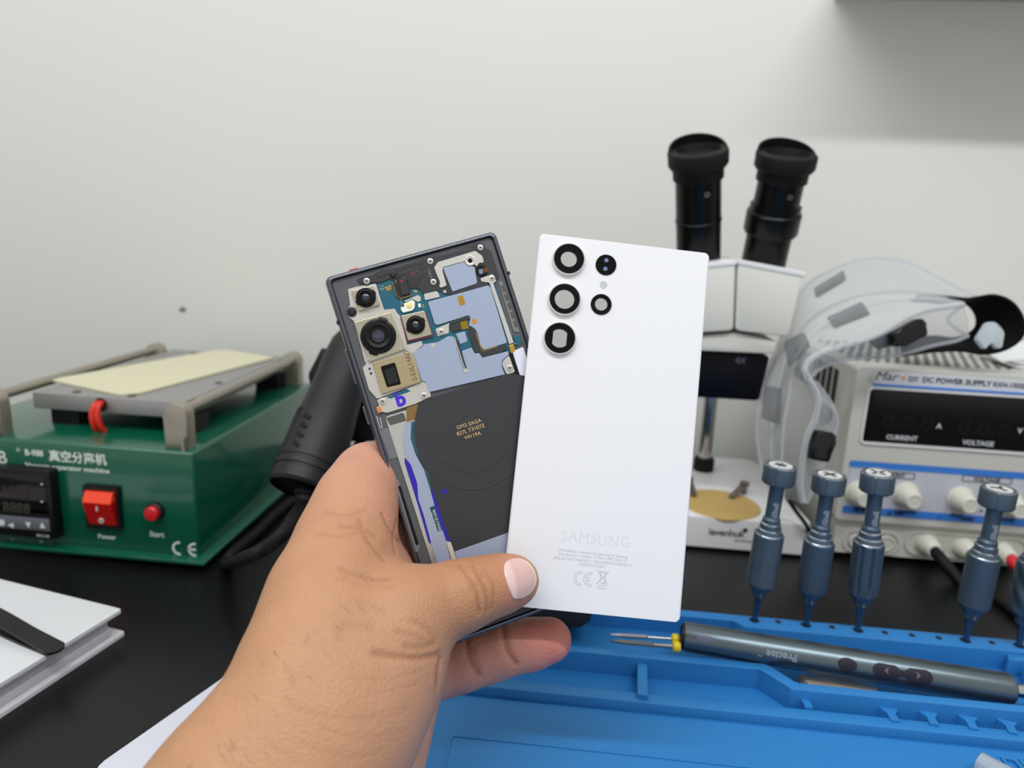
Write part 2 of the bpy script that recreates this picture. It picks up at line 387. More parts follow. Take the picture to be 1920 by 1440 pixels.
# stand: foot, post and cradle
base = onz(618, 975, 0); st = thing('handle_stand', 'black stand cradling the hot air handle, mostly hidden behind it', 'stand', T(base.x, base.y + .02, 0))
inv = st.matrix_world.inverted()
MB().box(-.012, .05, -.02, .05, 0, .006, .002).build('foot', blackp, st)
q0 = inv @ (b0 + ax * .055 + FW * .030); q1 = inv @ (b0 + ax * (L - .03) + FW * .030)
k = MB(); k.tube([(q0.x, q0.y, .004), q0, q1], .008, 12); k.build('post', blackp, st)
cl = MB(); pts = [(582, 702), (607, 652), (617, 656), (627, 672), (600, 732), (588, 736)]
o = atd(605, 690, .505); Mi = inv @ frame(o, CR, CU)
P2 = [((x - 605) * .505 / FPX, -(y - 690) * .505 / FPX) for x, y in pts]
cl.prism(roundpoly(P2, .0015), -.006, .006, Mi, bev=.001)
cl.prism([(.004, .0), (.012, .01), (.02, -.004), (.008, -.014)], -.005, .005, Mi)
cl.build('clip', blackp, st)
bk = MB(); o = atd(672, 740, .53); Mi = inv @ frame(o, CR, CU)
bk.prism(roundpoly([(-.012, .045), (.016, .045), (.016, -.034), (-.007, -.034), (-.016, -.01)], .003), -.012, .012, Mi, bev=.0015)
bk.prism(roundpoly([(-.02, .03), (-.004, .03), (-.004, .0), (-.02, 0)], .003), -.004, .004, Mi)
bk.build('back_plate', blackp, st)
# cable of the handle
cp = HM @ Vector((.006, 0, -.009))
pth = [cp, atd(553, 968, .425), atd(533, 998, .41), atd(500, 1026, .407), atd(460, 1046, .413)]
pe = [onz(424, 1057, .004), onz(436, 1037, .004), onz(480, 1000, .004), onz(517, 964, .004), onz(560, 930, .0042), onz(600, 905, .004)]
cb = MB().tube(spline(pth + pe, 8), .0042, 12).build('handle_cable', rubber)
tag(cb, 'thick black cable looping from the hot air handle down to the desk', 'cable')
pth = [atd(636, 868, .50), atd(655, 838, .52), atd(680, 808, .53), atd(705, 772, .54), atd(730, 740, .55)]
p_ = [onz(640, 905, .0035)] + pth + [atd(745, 760, .56), onz(760, 900, .0035)]
p_ = [p + Vector((.004, .02, 0)) for p in p_]
cb = MB().tube(spline(p_, 8), .0034, 12).build('thin_cable', rubber)
tag(cb, 'thin black cable rising behind the phone beside the hot air handle', 'cable')

# ================================================================ notebook with tweezers
nbw = M('white_cloth_cover', (206, 207, 211), .6, bump=.04, bscale=1500)
c0 = onz(229, 1141, .018); NM = frame((c0.x, c0.y, 0), (-.979, .203, 0), (-.203, -.979, 0))
NM = Matrix(((-.979, -.203, 0, c0.x), (.203, -.979, 0, c0.y), (0, 0, 1, 0), (0, 0, 0, 1)))
nb = thing('hardcover_notebook', 'thick white hardcover notebook on the desk at the lower left', 'notebook', NM)
MB().prism(roundpoly([(0, 0), (.21, 0), (.21, .15), (0, .15)], .002), .0155, .018, bev=.0007).build('front_cover', nbw, nb)
MB().prism(roundpoly([(0, -.001), (.21, -.001), (.21, .15), (-.0015, .15)], .002), 0, .0026, bev=.0007).build('back_cover', nbw, nb)
MB().box(.0055, .205, .006, .145, .0026, .0156).build('page_block', M('page_edges', (206, 206, 222), .8, noise=.05, nscale=400), nb)
MB().box(.003, .0056, .006, .145, .0026, .0075, .0012).build('endpaper', nbw, nb)
tw = thing('tweezers', 'black flat-ended tweezers lying on the white notebook', 'tweezers', T(*onz(93, 1210, .018)))
ti = tw.matrix_world.inverted(); twm = M('black_coated_steel', (20, 20, 22), .3, .4)
def blade(c, ww, z0, z1, name, th=.0013):
    A, B = [], []; Z = [z0, z0 * .9 + z1 * .1, z0 * .6 + z1 * .4, z1, z1 + .002]
    P = [onz(c[i][0], c[i][1], .018 + Z[i]) for i in range(len(c))]
    PP = spline(P, 6); n = len(PP)
    for i, p in enumerate(PP):
        d = (PP[min(i + 1, n - 1)] - PP[max(i - 1, 0)]); s_ = Vector((-d.y, d.x, 0)).normalized()
        f = min(1, math.sqrt(max(0.0, 1 - (1 - min(1, (p - PP[0]).length / ww)) ** 2)) + .02); u = i / n
        A.append(ti @ (p + s_ * ww * f * (1 - .2 * u))); B.append(ti @ (p - s_ * ww * f * (1 - .2 * u)))
    return MB().strip(A, B, th).build(name, twm, tw)
blade([(112, 1221), (96, 1212), (52, 1188), (0, 1157), (-60, 1125)], .0054, .0015, .009, 'upper_arm')
blade([(108, 1222), (90, 1214), (45, 1196), (-8, 1172), (-70, 1140)], .0050, .0008, .0015, 'lower_arm')
# sheet at the bottom edge
ca = onz(440, 1258, .001); cb_ = onz(180, 1440, .001); dr = (cb_ - ca).normalized(); ca = ca - dr * .02; Ls = (cb_ - ca).length
pr = Vector((-dr.y, dr.x, 0)); pr = pr if pr.x > 0 else -pr
cc = [ca, cb_ + dr * .002, cb_ + dr * .002 + pr * .12, ca + pr * .12]
sh = MB().prism(roundpoly([(p.x, p.y) for p in cc], .006, 5), .0, .0018, bev=.0004).build('white_sheet', M('white_card', (206, 208, 220), .6))
tag(sh, 'white rounded card lying on the desk under the forearm at the bottom edge', 'card')
# ================================================================ stereo microscope
ivory = M('ivory_enamel', (212, 212, 204), .35, coat=.15)
whitep = M('white_enamel', (222, 222, 224), .35, coat=.2)
chrome = M('chrome', (190, 190, 192), .12, 1)
navy = M('navy_black_paint', (3, 5, 16), .4, spec=.2)
tubeb = M('satin_black', (8, 8, 9), .3, spec=.25)
ms = thing('stereo_microscope', 'white stereo microscope with two black eyepiece tubes and a yellow stage plate', 'microscope', T(.130, .575, 0))
b = MB().prism(roundpoly([(-.067, -.031), (.067, -.031), (.0575, .129), (-.0575, .129)], .008, 5), .0025, .0275, bev=.003, seg=3)
b.build('base', whitep, ms)
for x in (-.05, .05):
    for y in (-.018, .11): MB().cyl((x, y, 0), (x, y, .003), .007).build('foot', rubber, ms)
MB().lathe([(.0325, .0268), (.0325, .0282), (.0318, .0287), (.0001, .0287)], 48).build('stage_plate', M('ochre_stage', (186, 156, 92), .55, noise=.03), ms)
for px, py, qx, qy in ((1396, 908, 1370, 934), (1291, 898, 1301, 931)):
    a = onz(px, py, .036) - Vector((.13, .575, 0)); c = onz(qx, qy, .0295) - Vector((.13, .575, 0))
    k = MB().cyl((a.x, a.y, .028), (a.x, a.y, .0375), .0028).cyl((a.x, a.y, .035), (a.x, a.y, .038), .0042)
    dd = Vector((c.x - a.x, c.y - a.y, 0)).normalized() * 1; n_ = Vector((-dd.y, dd.x, 0)) * .003
    k.strip([a + n_ + Vector((0, 0, .0)), (a + c) / 2 + n_, c + n_ * .8 + Vector((0, 0, .0006))], [a - n_, (a + c) / 2 - n_, c - n_ * .8 + Vector((0, 0, .0006))], .0012)
    k.build('stage_clip', M('dark_nickel', (120, 112, 104), .3, .85), ms)
MB().cyl((0, .088, .027), (0, .088, .175), .0062, n=28).build('pillar', chrome, ms)
MB().lathe([(.0098, .027), (.0098, .038), (.0088, .040)], 28, T(0, .088)).build('pillar_collar', rubber, ms)
# arm block in dark paint: front face narrows downwards
def mw(px, py, Y): q = ony(px, py, Y); return (q.x - .13, q.z)
YA = .560
fa = [mw(1282, 658, YA), mw(1444, 668, YA), mw(1423, 752, YA), mw(1290, 744, YA)]
R90 = Matrix.Rotation(PI / 2, 4, 'X')
ar = MB().prism(roundpoly(fa, .003), .575 - YA - .085, .575 - YA, R90, bev=.001).build('focus_arm', navy, ms)
q = mw(1388, 681, YA); text('lettering', '4X', .0068, M('grey_ink', (120, 124, 140), .6), ar, front(q[0], YA - .575 - .0001, q[1]), 'CENTER', bold=.0001)
# cap plate with a low ridge, then the two prism housings
def slab(pts, y0, y1, name, m, bev=.0012, r=.0035): return MB().prism(roundpoly(pts, r), .575 - y1, .575 - y0, R90, bev=bev).build(name, m, ms)
Y0 = .553
slab([mw(1268, 634, Y0), mw(1380, 625, Y0), mw(1459, 640, Y0), mw(1452, 664, Y0), mw(1268, 656, Y0)], Y0, Y0 + .075, 'cap_plate', ivory)
Y1 = .549
slab([mw(1262, 507, Y1), mw(1380, 494, Y1), mw(1375, 620, Y1), mw(1262, 627, Y1)], Y1, Y1 + .06, 'prism_housing', ivory, .0014)
slab([mw(1383, 492, Y1), mw(1508, 516, Y1), mw(1478, 632, Y1), mw(1379, 620, Y1)], Y1, Y1 + .06, 'prism_housing', ivory, .0014)
slab([mw(1262, 500, Y1), mw(1382, 488, Y1), mw(1382, 497, Y1), mw(1262, 509, Y1)], Y1 - .0006, Y1 + .061, 'housing_lid', whitep, .0004, .0014)
slab([mw(1383, 486, Y1), mw(1511, 510, Y1), mw(1509, 520, Y1), mw(1383, 496, Y1)], Y1 - .0006, Y1 + .061, 'housing_lid', whitep, .0004, .0014)
def eyepiece(pa, pb, dial):
    a = pa - Vector((.13, .575, 0)); c = pb - Vector((.13, .575, 0)); ax_ = (c - a); Ln = ax_.length
    Mt = frame(a, CR, z=ax_)
    t = MB().lathe([(.0172, -.012), (.0172, Ln * .44), (.0178, Ln * .44), (.0178, Ln * .455), (.0172, Ln * .46), (.0170, Ln * .80)], 40, Mt).build('eyepiece_tube', tubeb, ms)
    MB().lathe([(.0170, Ln * .78), (.0188, Ln * .785), (.0188, Ln * .87), (.0205, Ln * .872), (.0222, Ln * .90), (.0222, Ln * .985), (.0215, Ln), (.0165, Ln + .001), (.0150, Ln - .003), (.0001, Ln - .003)], 40, Mt).build('eyecup', rubber, t)
    s_ = MB()._add(lambda bmx: None)
    # flared side of the eyecup, higher at the back
    k = MB(); rim = []
    N = 41
    up = [Mt @ Vector((.0218 * math.cos(PI * i / (N - 1)), .0218 * math.sin(PI * i / (N - 1)), Ln - .002)) for i in range(N)]
    tp = [Mt @ Vector((.0208 * math.cos(PI * i / (N - 1)), .0208 * math.sin(PI * i / (N - 1)), Ln - .0005 + .0075 * math.sin(PI * i / (N - 1)) ** .8)) for i in range(N)]
    k.strip(up, tp, .0016).build('eyecup_shield', rubber, t)
    pz = Ln * .70; sc = Mt @ Matrix.Rotation(.15, 4, 'Z') @ T(0, -.0171, pz) @ Matrix.Rotation(PI / 2, 4, 'X')
    MB().ring([(.0021 * math.cos(i * PI / 8), .0021 * math.sin(i * PI / 8)) for i in range(16)], [(.0011 * math.cos(i * PI / 8), .0011 * math.sin(i * PI / 8)) for i in range(16)], -.0006, .0006, sc).build('set_screw', M('brass_screw', (190, 180, 160), .3, 1), t)
    if dial:
        MB().lathe([(.0176, Ln * .34), (.0196, Ln * .345), (.0206, Ln * .37), (.0206, Ln * .52), (.0200, Ln * .53), (.0191, Ln * .535), (.0191, Ln * .585), (.0172, Ln * .59)], 48, Mt, shape=lambda a_, z: 1 + .006 * math.cos(a_ * 24)).build('dioptre_ring', tubeb, t)
    return t
eyepiece(atd(1310, 508, .575), atd(1309, 281, .525), False)
eyepiece(atd(1428, 508, .575), atd(1476, 288, .527), True)
q = mw(1328, 1001, .5442)
text('lettering', 'levenhuk', .0082, M('black_ink', (30, 30, 32), .6), ms, front(q[0], .5440 - .575 - .0001, q[1] - .0005), bold=.00012, space=.95)
text('lettering', 'ZOOM & JOY', .0028, _m['black_ink'], ms, front(q[0] + .021, .5440 - .575 - .0001, q[1] - .0045))
q = mw(1397, 994, .5442); MB().lathe([(.0019, 0), (.0019, .0003)], 16, front(q[0], .5440 - .575 - .0001, q[1])).build('logo_dot', _m['black_ink'], ms)

# ================================================================ bench power supply
PYF = .548
psw = M('psu_grey', (196, 195, 188), .5, bump=.05, bscale=800)
blue_i = M('psu_blue', (52, 120, 206), .5)
lab = M('psu_label', (186, 188, 198), .5)
ps = thing('bench_power_supply', 'grey laboratory power supply with a black display, blue bands and four knobs', 'power supply', T(.2135, PYF, 0))
def pp(px, py, dy=0): q = ony(px, py, PYF - dy); return q.x - .2135, q.z
MB().box(.001, .150, .010, .178, .0035, .154, .002).build('case', psw, ps)
for x in (.015, .135):
    for y in (.02, .165): MB().cyl((x, y, 0), (x, y, .004), .006).build('foot', rubber, ps)
xa, za = pp(1603, 688); xb, zb = pp(1574, 976)
zb_ = pp(1700, 984)[1]; zt_ = .1565; XR = .1515
oo = rrect(0, zb_, XR, zt_, .004); d0 = pp(1612, 832); d1 = pp(1624, 729)
dz0 = pp(1760, 838)[1]; dz1 = pp(1760, 736)[1]; dx0 = d0[0] + .001; dx1 = XR - .006
ii = rrect(dx0, dz0, dx1, dz1, .003)
R90n = Matrix.Rotation(PI / 2, 4, 'X')
fr = MB().ring(oo, ii, -.014, 0, R90n).build('front_bezel', psw, ps)
MB().box(0.003, XR - .003, .004, .012, .004, zt_ - .002).build('front_plate', psw, ps)
MB().ring(rrect(dx0 - .0015, dz0 - .0015, dx1 + .0015, dz1 + .0015, .004), rrect(dx0, dz0, dx1, dz1, .003), -.0001, .0012, R90n).build('display_rim', whitep, ps)
MB().box(dx0 + .0002, dx1 - .0002, .0012, .0045, dz0 + .0002, dz1 - .0002).build('display', blackg, ps)
dk = M('unlit_segments', (13, 12, 12), .6, spec=.2); pw = M('display_print', (200, 202, 206), .6)
def pt(name, body, px, py, size, m, y=0, al='LEFT', **k): x, z = pp(px, py, -y); return text(name, body, size, m, ps, front(x, y - .0001, z), al, **k)
pt('lettering', 'CURRENT', 1661, 823, .0051, pw, .0011, bold=.0001); pt('lettering', 'VOLTAGE', 1804, 833, .0051, pw, .0011, bold=.0001)
pt('lettering', 'A', 1755, 803, .0056, pw, .0011, bold=.0001); pt('lettering', 'V', 1907, 812, .0056, pw, .0011, bold=.0001)
pt('segment_digits', '8.8.8', 1792, 812, .021, dk, .0011, sx=.95, bold=.0003); pt('segment_digits', '8.8.8', 1650, 800, .021, dk, .0011, sx=.95, bold=.0003)
# title strip
t0_, t1_ = pp(1637, 720), pp(1920, 737)
sl = (t1_[1] - t0_[1]) / (t1_[0] - t0_[0])
MB().box(t0_[0], XR - .004, -.0004, .0005, t0_[1] - .0003, t0_[1] + .0096).build('title_label', M('title_grey', (206, 208, 216), .5), ps)
MB().box(t0_[0], XR - .004, -.0007, .0005, t0_[1] - .0012, t0_[1] + .0006).build('blue_line', blue_i, ps)
x, z = pp(1638, 711); ink = M('dark_grey_ink', (58, 60, 64), .6)
text('lettering', 'Mar', .0092, ink, ps, front(x, -.0005, z), shear=.3, sx=1.12)
x2 = pp(1693, 711)[0]; x3 = pp(1701, 711)[0]
text('lettering', 'ton', .0088, ink, ps, front(x3, -.0005, z), shear=.3, sx=.66, space=.9)
MB().prism([(-.0014, .0012), (.0002, .0004), (.0018, .0022), (.0006, -.0016), (-.0012, -.0008)], 0, .0003, front(x2, -.0005, z + .0026)).build('logo_spark', M('logo_orange', (236, 140, 80), .5), ps)
text('lettering', 'DC POWER SUPPLY', .0056, ink, ps, front(pp(1728, 717)[0], -.0005, z + .0002), bold=.00018, sx=1.0)
text('lettering', 'RXN-1502D', .0050, ink, ps, front(pp(1861, 722)[0], -.0005, z + .0002), bold=.00012, sx=.95)
for i in range(4): MB().box(.0085 + i * .0022, .0095 + i * .0022, -.0006, .0004, t0_[1] + .0005, t0_[1] + .0105, .0003).build('grip_line', psw, ps)
# control label: two blue bands and a lilac field
lx0, lx1 = .0045, XR - .0035
lt, lb = pp(1760, 876)[1] + .0005, pp(1760, 984)[1]
lb = max(lb, zb_) + .004
MB().box(lx0 + .001, lx1, -.0004, .0005, lb, lt).build('control_label', lab, ps)
MB().prism(roundpoly([(lx0, lt - .0052), (lx1, lt - .0052), (lx1, lt), (lx0, lt)], .0015), 0, .0008, front(0, 0.0002, 0)).build('blue_band', blue_i, ps)
MB().prism(roundpoly([(lx0, lb), (lx1, lb), (lx1, lb + .0062), (lx0, lb + .0062)], .0018), 0, .0008, front(0, 0.0002, 0)).build('blue_band', blue_i, ps)
bk_ = _m['black_ink']
def frame_lab(body, px, py, w_):
    x, z = pp(px, py); MB().ring(rrect(x - w_ / 2, z - .0026, x + w_ / 2, z + .0026, .0008, 3), rrect(x - w_ / 2 + .0005, z - .0021, x + w_ / 2 - .0005, z + .0021, .0006, 3), .0004, .0007, front(0, 0, 0)).build('label_frame', bk_, ps)
    text('lettering', body, .0044, bk_, ps, front(x, -.0005, z - .0016), 'CENTER', bold=.00012)
frame_lab('CURRENT', 1672, 890, .034); frame_lab('VOLTAGE', 1850, 899, .036)
for body, px, py in (('FINE', 1612, 957), ('COARSE', 1696, 963), ('FINE', 1792, 970), ('COARSE', 1880, 977)): pt('lettering', body, px, py, .0044, bk_, -.0004, 'CENTER', bold=.00015)
for body, px, py in (('◁ ON', 1611, 973), ('△ OFF', 1675, 978), ('−', 1757, 981), ('GND', 1810, 989)):
    x, _ = pp(px, py); text('lettering', body, .0042, bk_, ps, front(x, -.0009, lb + .0016), 'CENTER', bold=.00015)
x, z = pp(1838, 963); MB().lathe([(.0009, 0), (.0009, .0003)], 12, front(x, -.0005, z + .0025)).build('indicator_dot', bk_, ps)
pt('lettering', 'C.V.', 1840, 944, .0034, bk_, -.0004, 'CENTER'); pt('lettering', 'C.C.', 1660, 933, .0034, bk_, -.0004, 'CENTER')
knobm = M('knob_ivory', (208, 206, 194), .4)
def knob(px, py):
    x, z = pp(px, py); k = thing_part = MB().lathe([(.0099, 0), (.0103, .001), (.0097, .0018)], 40, front(x, 0, z)).build('knob_skirt', knobm, ps)
    MB().lathe([(.0089, .0015), (.0082, .006), (.0063, .0135), (.0058, .0150), (.0050, .0154), (.0047, .0150), (.0001, .0150)], 72, front(x, 0, z), shape=lambda a, z_: 1 + (.03 * math.cos(a * 18) if .004 < z_ < .0149 else 0)).build('knob', knobm, k)
for px, py in ((1609, 924), (1698, 927), (1800, 935), (1892, 944)): knob(px, py)
# lower panel with the push button and output sockets
x, z = pp(1633, 1016, -.004)
MB().ring(rrect(x - .022, z - .0095, x + .022, z + .0095, .009, 8), rrect(x - .0206, z - .0081, x + .0206, z + .0081, .0078, 8), 0, .0012, front(0, .004, 0)).build('switch_surround', psw, ps)
for dx in (-.011, .011):
    MB().lathe([(.0066, 0), (.0066, .0020), (.0056, .0026), (.0052, .0018), (.0001, .0018)], 32, front(x + dx, .004, z)).build('push_button', psw, ps)
x0_, z = pp(1810, 1024, -.004)
MB().ring(rrect(x0_ - .046, z - .0105, x0_ + .046, z + .0105, .0098, 8), rrect(x0_ - .0445, z - .009, x0_ + .0445, z + .009, .0086, 8), 0, .0012, front(0, .004, 0)).build('socket_surround', psw, ps)
socks = []
for px, py in ((1737, 1019), (1806, 1026), (1876, 1033)):
    x, z = pp(px, py, -.004); socks.append((x, z))
    MB().lathe([(.0082, 0), (.0082, .002), (.0074, .005), (.0058, .0135), (.0052, .0145), (.0040, .0145), (.0038, .010), (.0001, .010)], 40, front(x, .004, z)).build('binding_post', knobm, ps)
x, z = socks[1]; MB().lathe([(.0056, .0140), (.0056, .0170), (.0036, .0170), (.0036, .0140)], 28, front(x, .004, z), caps=False).build('green_ring', M('socket_green', (70, 170, 80), .4), ps)
MB().box(0.0, XR, .012, .034, .0035, .1552, .002).build('bezel_body', psw, ps)
for i in range(9): MB().box(.0006, .002, .040 + i * .014, .050 + i * .014, .118, .146, .0004).build('side_vent', M('vent_dark', (18, 16, 15), .8), ps)
# vents on top
vd = M('vent_dark', (18, 16, 15), .8)
k = MB()
for i in range(12):
    for j in range(16):
        x = .016 + j * .0078 + (i % 2) * .0039; y = .045 + i * .0095
        k.prism([(x - .0026, y), (x + .0014, y + .0032), (x + .0034, y + .0022), (x - .0006, y - .0012)], .1538, .1545)
k.build('vent_slots', vd, ps)
# leads
sx, sz = socks[0]; P0 = Vector((.2135 + sx, PYF + .004 - .0135, sz))
plug = [P0 + Vector((0, .004, 0)), P0 + Vector((.003, -.008, -.004)), P0 + Vector((.0115, -.020, -.0145)), P0 + Vector((.0185, -.028, -.0215))]
end = plug[-1]
ln = [end, end + Vector((.010, -.009, -.006)), onz(1812, 1085, .004), onz(1870, 1125, .0027), onz(1920, 1163, .0027), onz(2010, 1210, .0027)]
bl = thing('black_test_lead', 'black test lead plugged into the left output socket of the power supply', 'cable')
MB().tube(spline(ln, 8), .0026, 12).build('wire', rubber, bl)
MB().tube(spline(plug, 6), [.0044] * 10 + [.0040] * 9, 16).build('plug', rubber, bl)
k = MB()
for i in range(4):
    p = plug[-1] + (plug[-2] - plug[-1]) * (i * .22); d_ = (plug[-1] - plug[-2]).normalized()
    k.cyl(p, p + d_ * .0012, .0047)
k.build('strain_rings', rubber, bl)
sx, sz = socks[2]; P0 = Vector((.2135 + sx, PYF + .004 - .0135, sz))
plug = [P0 + Vector((0, .004, 0)), P0 + Vector((.003, -.008, -.004)), P0 + Vector((.0135, -.020, -.0155)), P0 + Vector((.0205, -.028, -.0225))]
end = plug[-1]; rl = thing('red_test_lead', 'red plug with a black wire in the right output socket of the power supply', 'cable')
MB().tube(spline(plug, 6), [.0046] * 10 + [.0042] * 9, 16).build('plug', M('plug_red', (205, 40, 48), .45), rl)
MB().tube(spline([end, end + Vector((.008, -.006, -.004)), Vector((end.x + .03, end.y - .02, .016)), Vector((end.x + .06, end.y - .03, .0075)), Vector((end.x + .09, end.y - .03, .0050))], 8), .0026, 12).build('wire', rubber, rl)
# folded card on the supply, stack beside it
q = ony(1880, 668, .60)
wr = thing('folded_paper', 'folded white paper lying on top of the power supply at the right edge', 'paper', T(q.x, .60, .1548))
A = [(0, 0, .004), (.02, .0, .008), (.05, .0, .012)]; B = [(.012, .06, .006), (.03, .06, .012), (.055, .06, .014)]
MB().strip(spline(A, 4), spline(B, 4), .0006).build('upper_leaf', M('paper_white', (226, 228, 230), .7), wr)
MB().strip([(0, 0, .004), (.012, -.002, .0005), (.022, -.002, .0005)], [(.012, .06, .006), (.018, .058, .0005), (.024, .058, .0005)], .0006).build('lower_leaf', _m['paper_white'], wr)
gx = ony(1902, 1000, .575).x
gr_ = M('leaf_green', (110, 175, 40), .5); pgw = M('stack_white', (214, 216, 212), .6)
zz = 0
for i, (hh, lb_) in enumerate(((.008, 'white paperback at the bottom of the stack beside the power supply'), (.010, 'grey-white box second in the stack beside the power supply'), (.009, 'white box with a green stripe, third in the stack beside the power supply'), (.030, 'tall white carton topmost in the stack beside the power supply'))):
    t = thing('carton', lb_, 'box', T(gx + .002 + .002 * (i % 2), .575, zz), 'cartons right of the power supply')
    MB().box(0, .16, 0, .13, 0, hh - .0003, .0008).build('body', pgw, t)
    if i in (2, 3): MB().box(.0, .16, -.0004, .001, .0015, .006).build('green_stripe', gr_, t)
    if i in (0, 1): MB().box(.002, .158, -.0003, .001, hh * .3, hh * .5).build('edge_line', M('edge_grey', (150, 150, 146), .7), t)
    zz += hh
# ================================================================ blue silicone mat
bluem = M('blue_silicone', (42, 120, 186), .5, noise=.03, nscale=25, bump=.03, bscale=1200, spec=.35)
ZT, ZF, ZW, ZM = .016, .0035, .0095, .005       # ridge top, tray floor, low wall top, work area
mat_ = thing('repair_mat', 'blue silicone repair mat with trays, dividers and a row of small holes', 'work mat', T(.09, .30, 0))
O_ = Vector((.09, .30, 0)); L2 = lambda p: (p.x - O_.x, p.y - O_.y)
Z_ = lambda pts, z: [L2(onz(x, y, z)) for x, y in pts]
BY = L2(onz(1600, 1172, ZT))[1]              # back edge
XL, XRm = -.20, .245
MB().box(XL, XRm, -.25, BY, 0, ZF, .001).build('base_sheet', bluem, mat_)
# work area, a bit higher than the tray floors
w0 = Z_([(820, 1322), (1920, 1396)], ZM)
def yl(a, b, x): return a[1] + (b[1] - a[1]) * (x - a[0]) / (b[0] - a[0])
WYl = yl(*w0, XL); WYr = yl(*w0, XRm); Wm = (WYl + WYr) / 2
wm = MB()
wo = [(XL + .001, -.249), (XRm - .001, -.249), (XRm - .001, Wm), (XL + .001, Wm)]
wm.prism(wo, ZF - .0005, ZM); wm.build('work_area', bluem, mat_)
# raised outline of the pad in the work area
g = Z_([(845, 1377), (1440, 1442)], ZM); gy = (g[0][1] + g[1][1]) / 2
def pad(x0, y0, x1, y1, r, wdt, z0, z1, name):
    MB().ring(rrect(x0, y0, x1, y1, r), rrect(x0 + wdt, y0 + wdt, x1 - wdt, y1 - wdt, r - wdt), z0, z1).build(name, bluem, mat_)
pad(g[0][0], -.2, .10, gy, .003, .0012, ZM - .0004, ZM + .0005, 'pad_outline')
# low front wall
lo = Z_([(900, 1266), (1640, 1345)], ZW); lf = Z_([(900, 1290), (1640, 1358)], ZW)
y1 = (lo[0][1] + lo[1][1]) / 2; y0 = Wm
yf = (lf[0][1] + lf[1][1]) / 2
MB().prism([(XL, yf), (XRm, yf), (XRm, y1), (XL, y1)], ZF - .0005, ZW, bev=.0006).build('front_wall', bluem, mat_)
# middle wall with its kink, back ridge, left rim
up = Z_([(1071, 1206), (1439, 1250), (1493, 1279), (1920, 1324)], ZT)
lw = Z_([(1071, 1215), (1427, 1261), (1485, 1293), (1920, 1334)], ZT)
ya = (up[0][1] + up[1][1]) / 2; yb = (up[2][1] + up[3][1]) / 2
yc = (lw[0][1] + lw[1][1]) / 2; yd = (lw[2][1] + lw[3][1]) / 2
poly = [(XL, yc), (lw[1][0], yc), (lw[2][0], yd), (XRm, yd), (XRm, yb), (up[2][0], yb), (up[1][0], ya), (XL, ya)]
MB().prism(roundpoly(poly, .0012), ZF - .0005, ZT, bev=.0006).build('middle_wall', bluem, mat_)
rb = L2(onz(1391, 1174, ZT)); rr_ = L2(onz(1900, 1222, ZT)); ry = (rb[1] + rr_[1]) / 2; rn = L2(onz(1290, 1156, ZT))[1]
kx = L2(onz(1378, 1160, ZT))[0]
ridge_poly = [(kx + .004, ry), (XRm, ry), (XRm, BY), (XL, BY), (XL, rn), (kx - .002, rn)]
rid = MB().prism(roundpoly(ridge_poly, .0015), ZF - .0005, ZT, bev=.0006).build('back_ridge', bluem, mat_)
MB().box(XL, XL + .004, -.25, BY, ZF - .0005, ZT, .0006).build('left_rim', bluem, mat_)
# dividers
def divider(px, py, qx, qy, wd, z, name='divider', head=True):
    a = Vector((*L2(onz(px, py, z)), 0)); b = Vector((*L2(onz(qx, qy, z)), 0)); d_ = (b - a).normalized(); n_ = Vector((-d_.y, d_.x, 0)) * wd / 2
    h = .0025
    pts = ([a - n_ * 2.2, a + n_ * 2.2, a + n_ * 2 + d_ * h * .6, a + n_ + d_ * h * 1.6] if head else [a - n_, a + n_]) + [b + n_, b - n_] + ([a - n_ + d_ * h * 1.6, a - n_ * 2 + d_ * h * .6] if head else [])
    MB().prism([(p.x, p.y) for p in pts], ZF - .0005, z).build(name, bluem, mat_)
divider(1204, 1228, 1205, 1303, .0052, ZT - .0035)
for px, py in ((1504, 1302), (1665, 1327), (1739, 1334), (1813, 1342), (1887, 1350), (1961, 1358), (2035, 1366)): divider(px, py, px + 14, py + 24, .0042, ZW + .0012)
# small holes in the ridge
hz = M('hole_dark', (8, 20, 34), .8)
for px, py in ((1459, 1166), (1560, 1176), (1659, 1186), (1710, 1191), (1760, 1196), (1860, 1205)):
    q = L2(onz(px, py, ZT)); MB().lathe([(.0019, 0), (.0019, .0004)], 16, T(q[0], q[1], ZT - .0002)).build('hole', hz, mat_)
# right end block of the long tray with catches
a = L2(onz(1884, 1222, ZT)); c_ = L2(onz(1905, 1240, ZT))
MB().prism(roundpoly([(a[0], ry - .006), (a[0] + .012, ry - .006), (a[0] + .013, ry), (a[0] + .002, ry)], .001), ZF, ZT - .002, bev=.0005).build('catch', bluem, mat_)
MB().prism(roundpoly([(a[0] + .005, ry - .016), (a[0] + .018, ry - .016), (a[0] + .016, ry - .009), (a[0] + .006, ry - .009)], .001), ZF, ZT - .003, bev=.0005).build('catch', bluem, mat_)
MB().prism(roundpoly([(a[0] + .004, yb), (XRm, yb), (XRm, ry), (a[0] + .012, ry), (a[0] + .013, ry - .02)], .001), ZF - .0005, ZF + .004, bev=.0005).build('end_step', bluem, mat_)
# slot frames at the lower right
for i in range(4):
    q = L2(onz(1843 + i * 34, 1421 + i * 3.4, ZM)); x = q[0]; y = q[1]
    MB().ring(roundpoly([(x - .0008, y + .001), (x + .0068, y - .0002), (x + .0075, y - .022), (x - .0008, y - .022)], .0015), roundpoly([(x + .0006, y - .0008), (x + .005, y - .0014), (x + .0062, y - .0206), (x + .0006, y - .0206)], .0012), ZM - .0003, ZM + .0016).build('slot', bluem, mat_)
# faint crumbs are left to the material

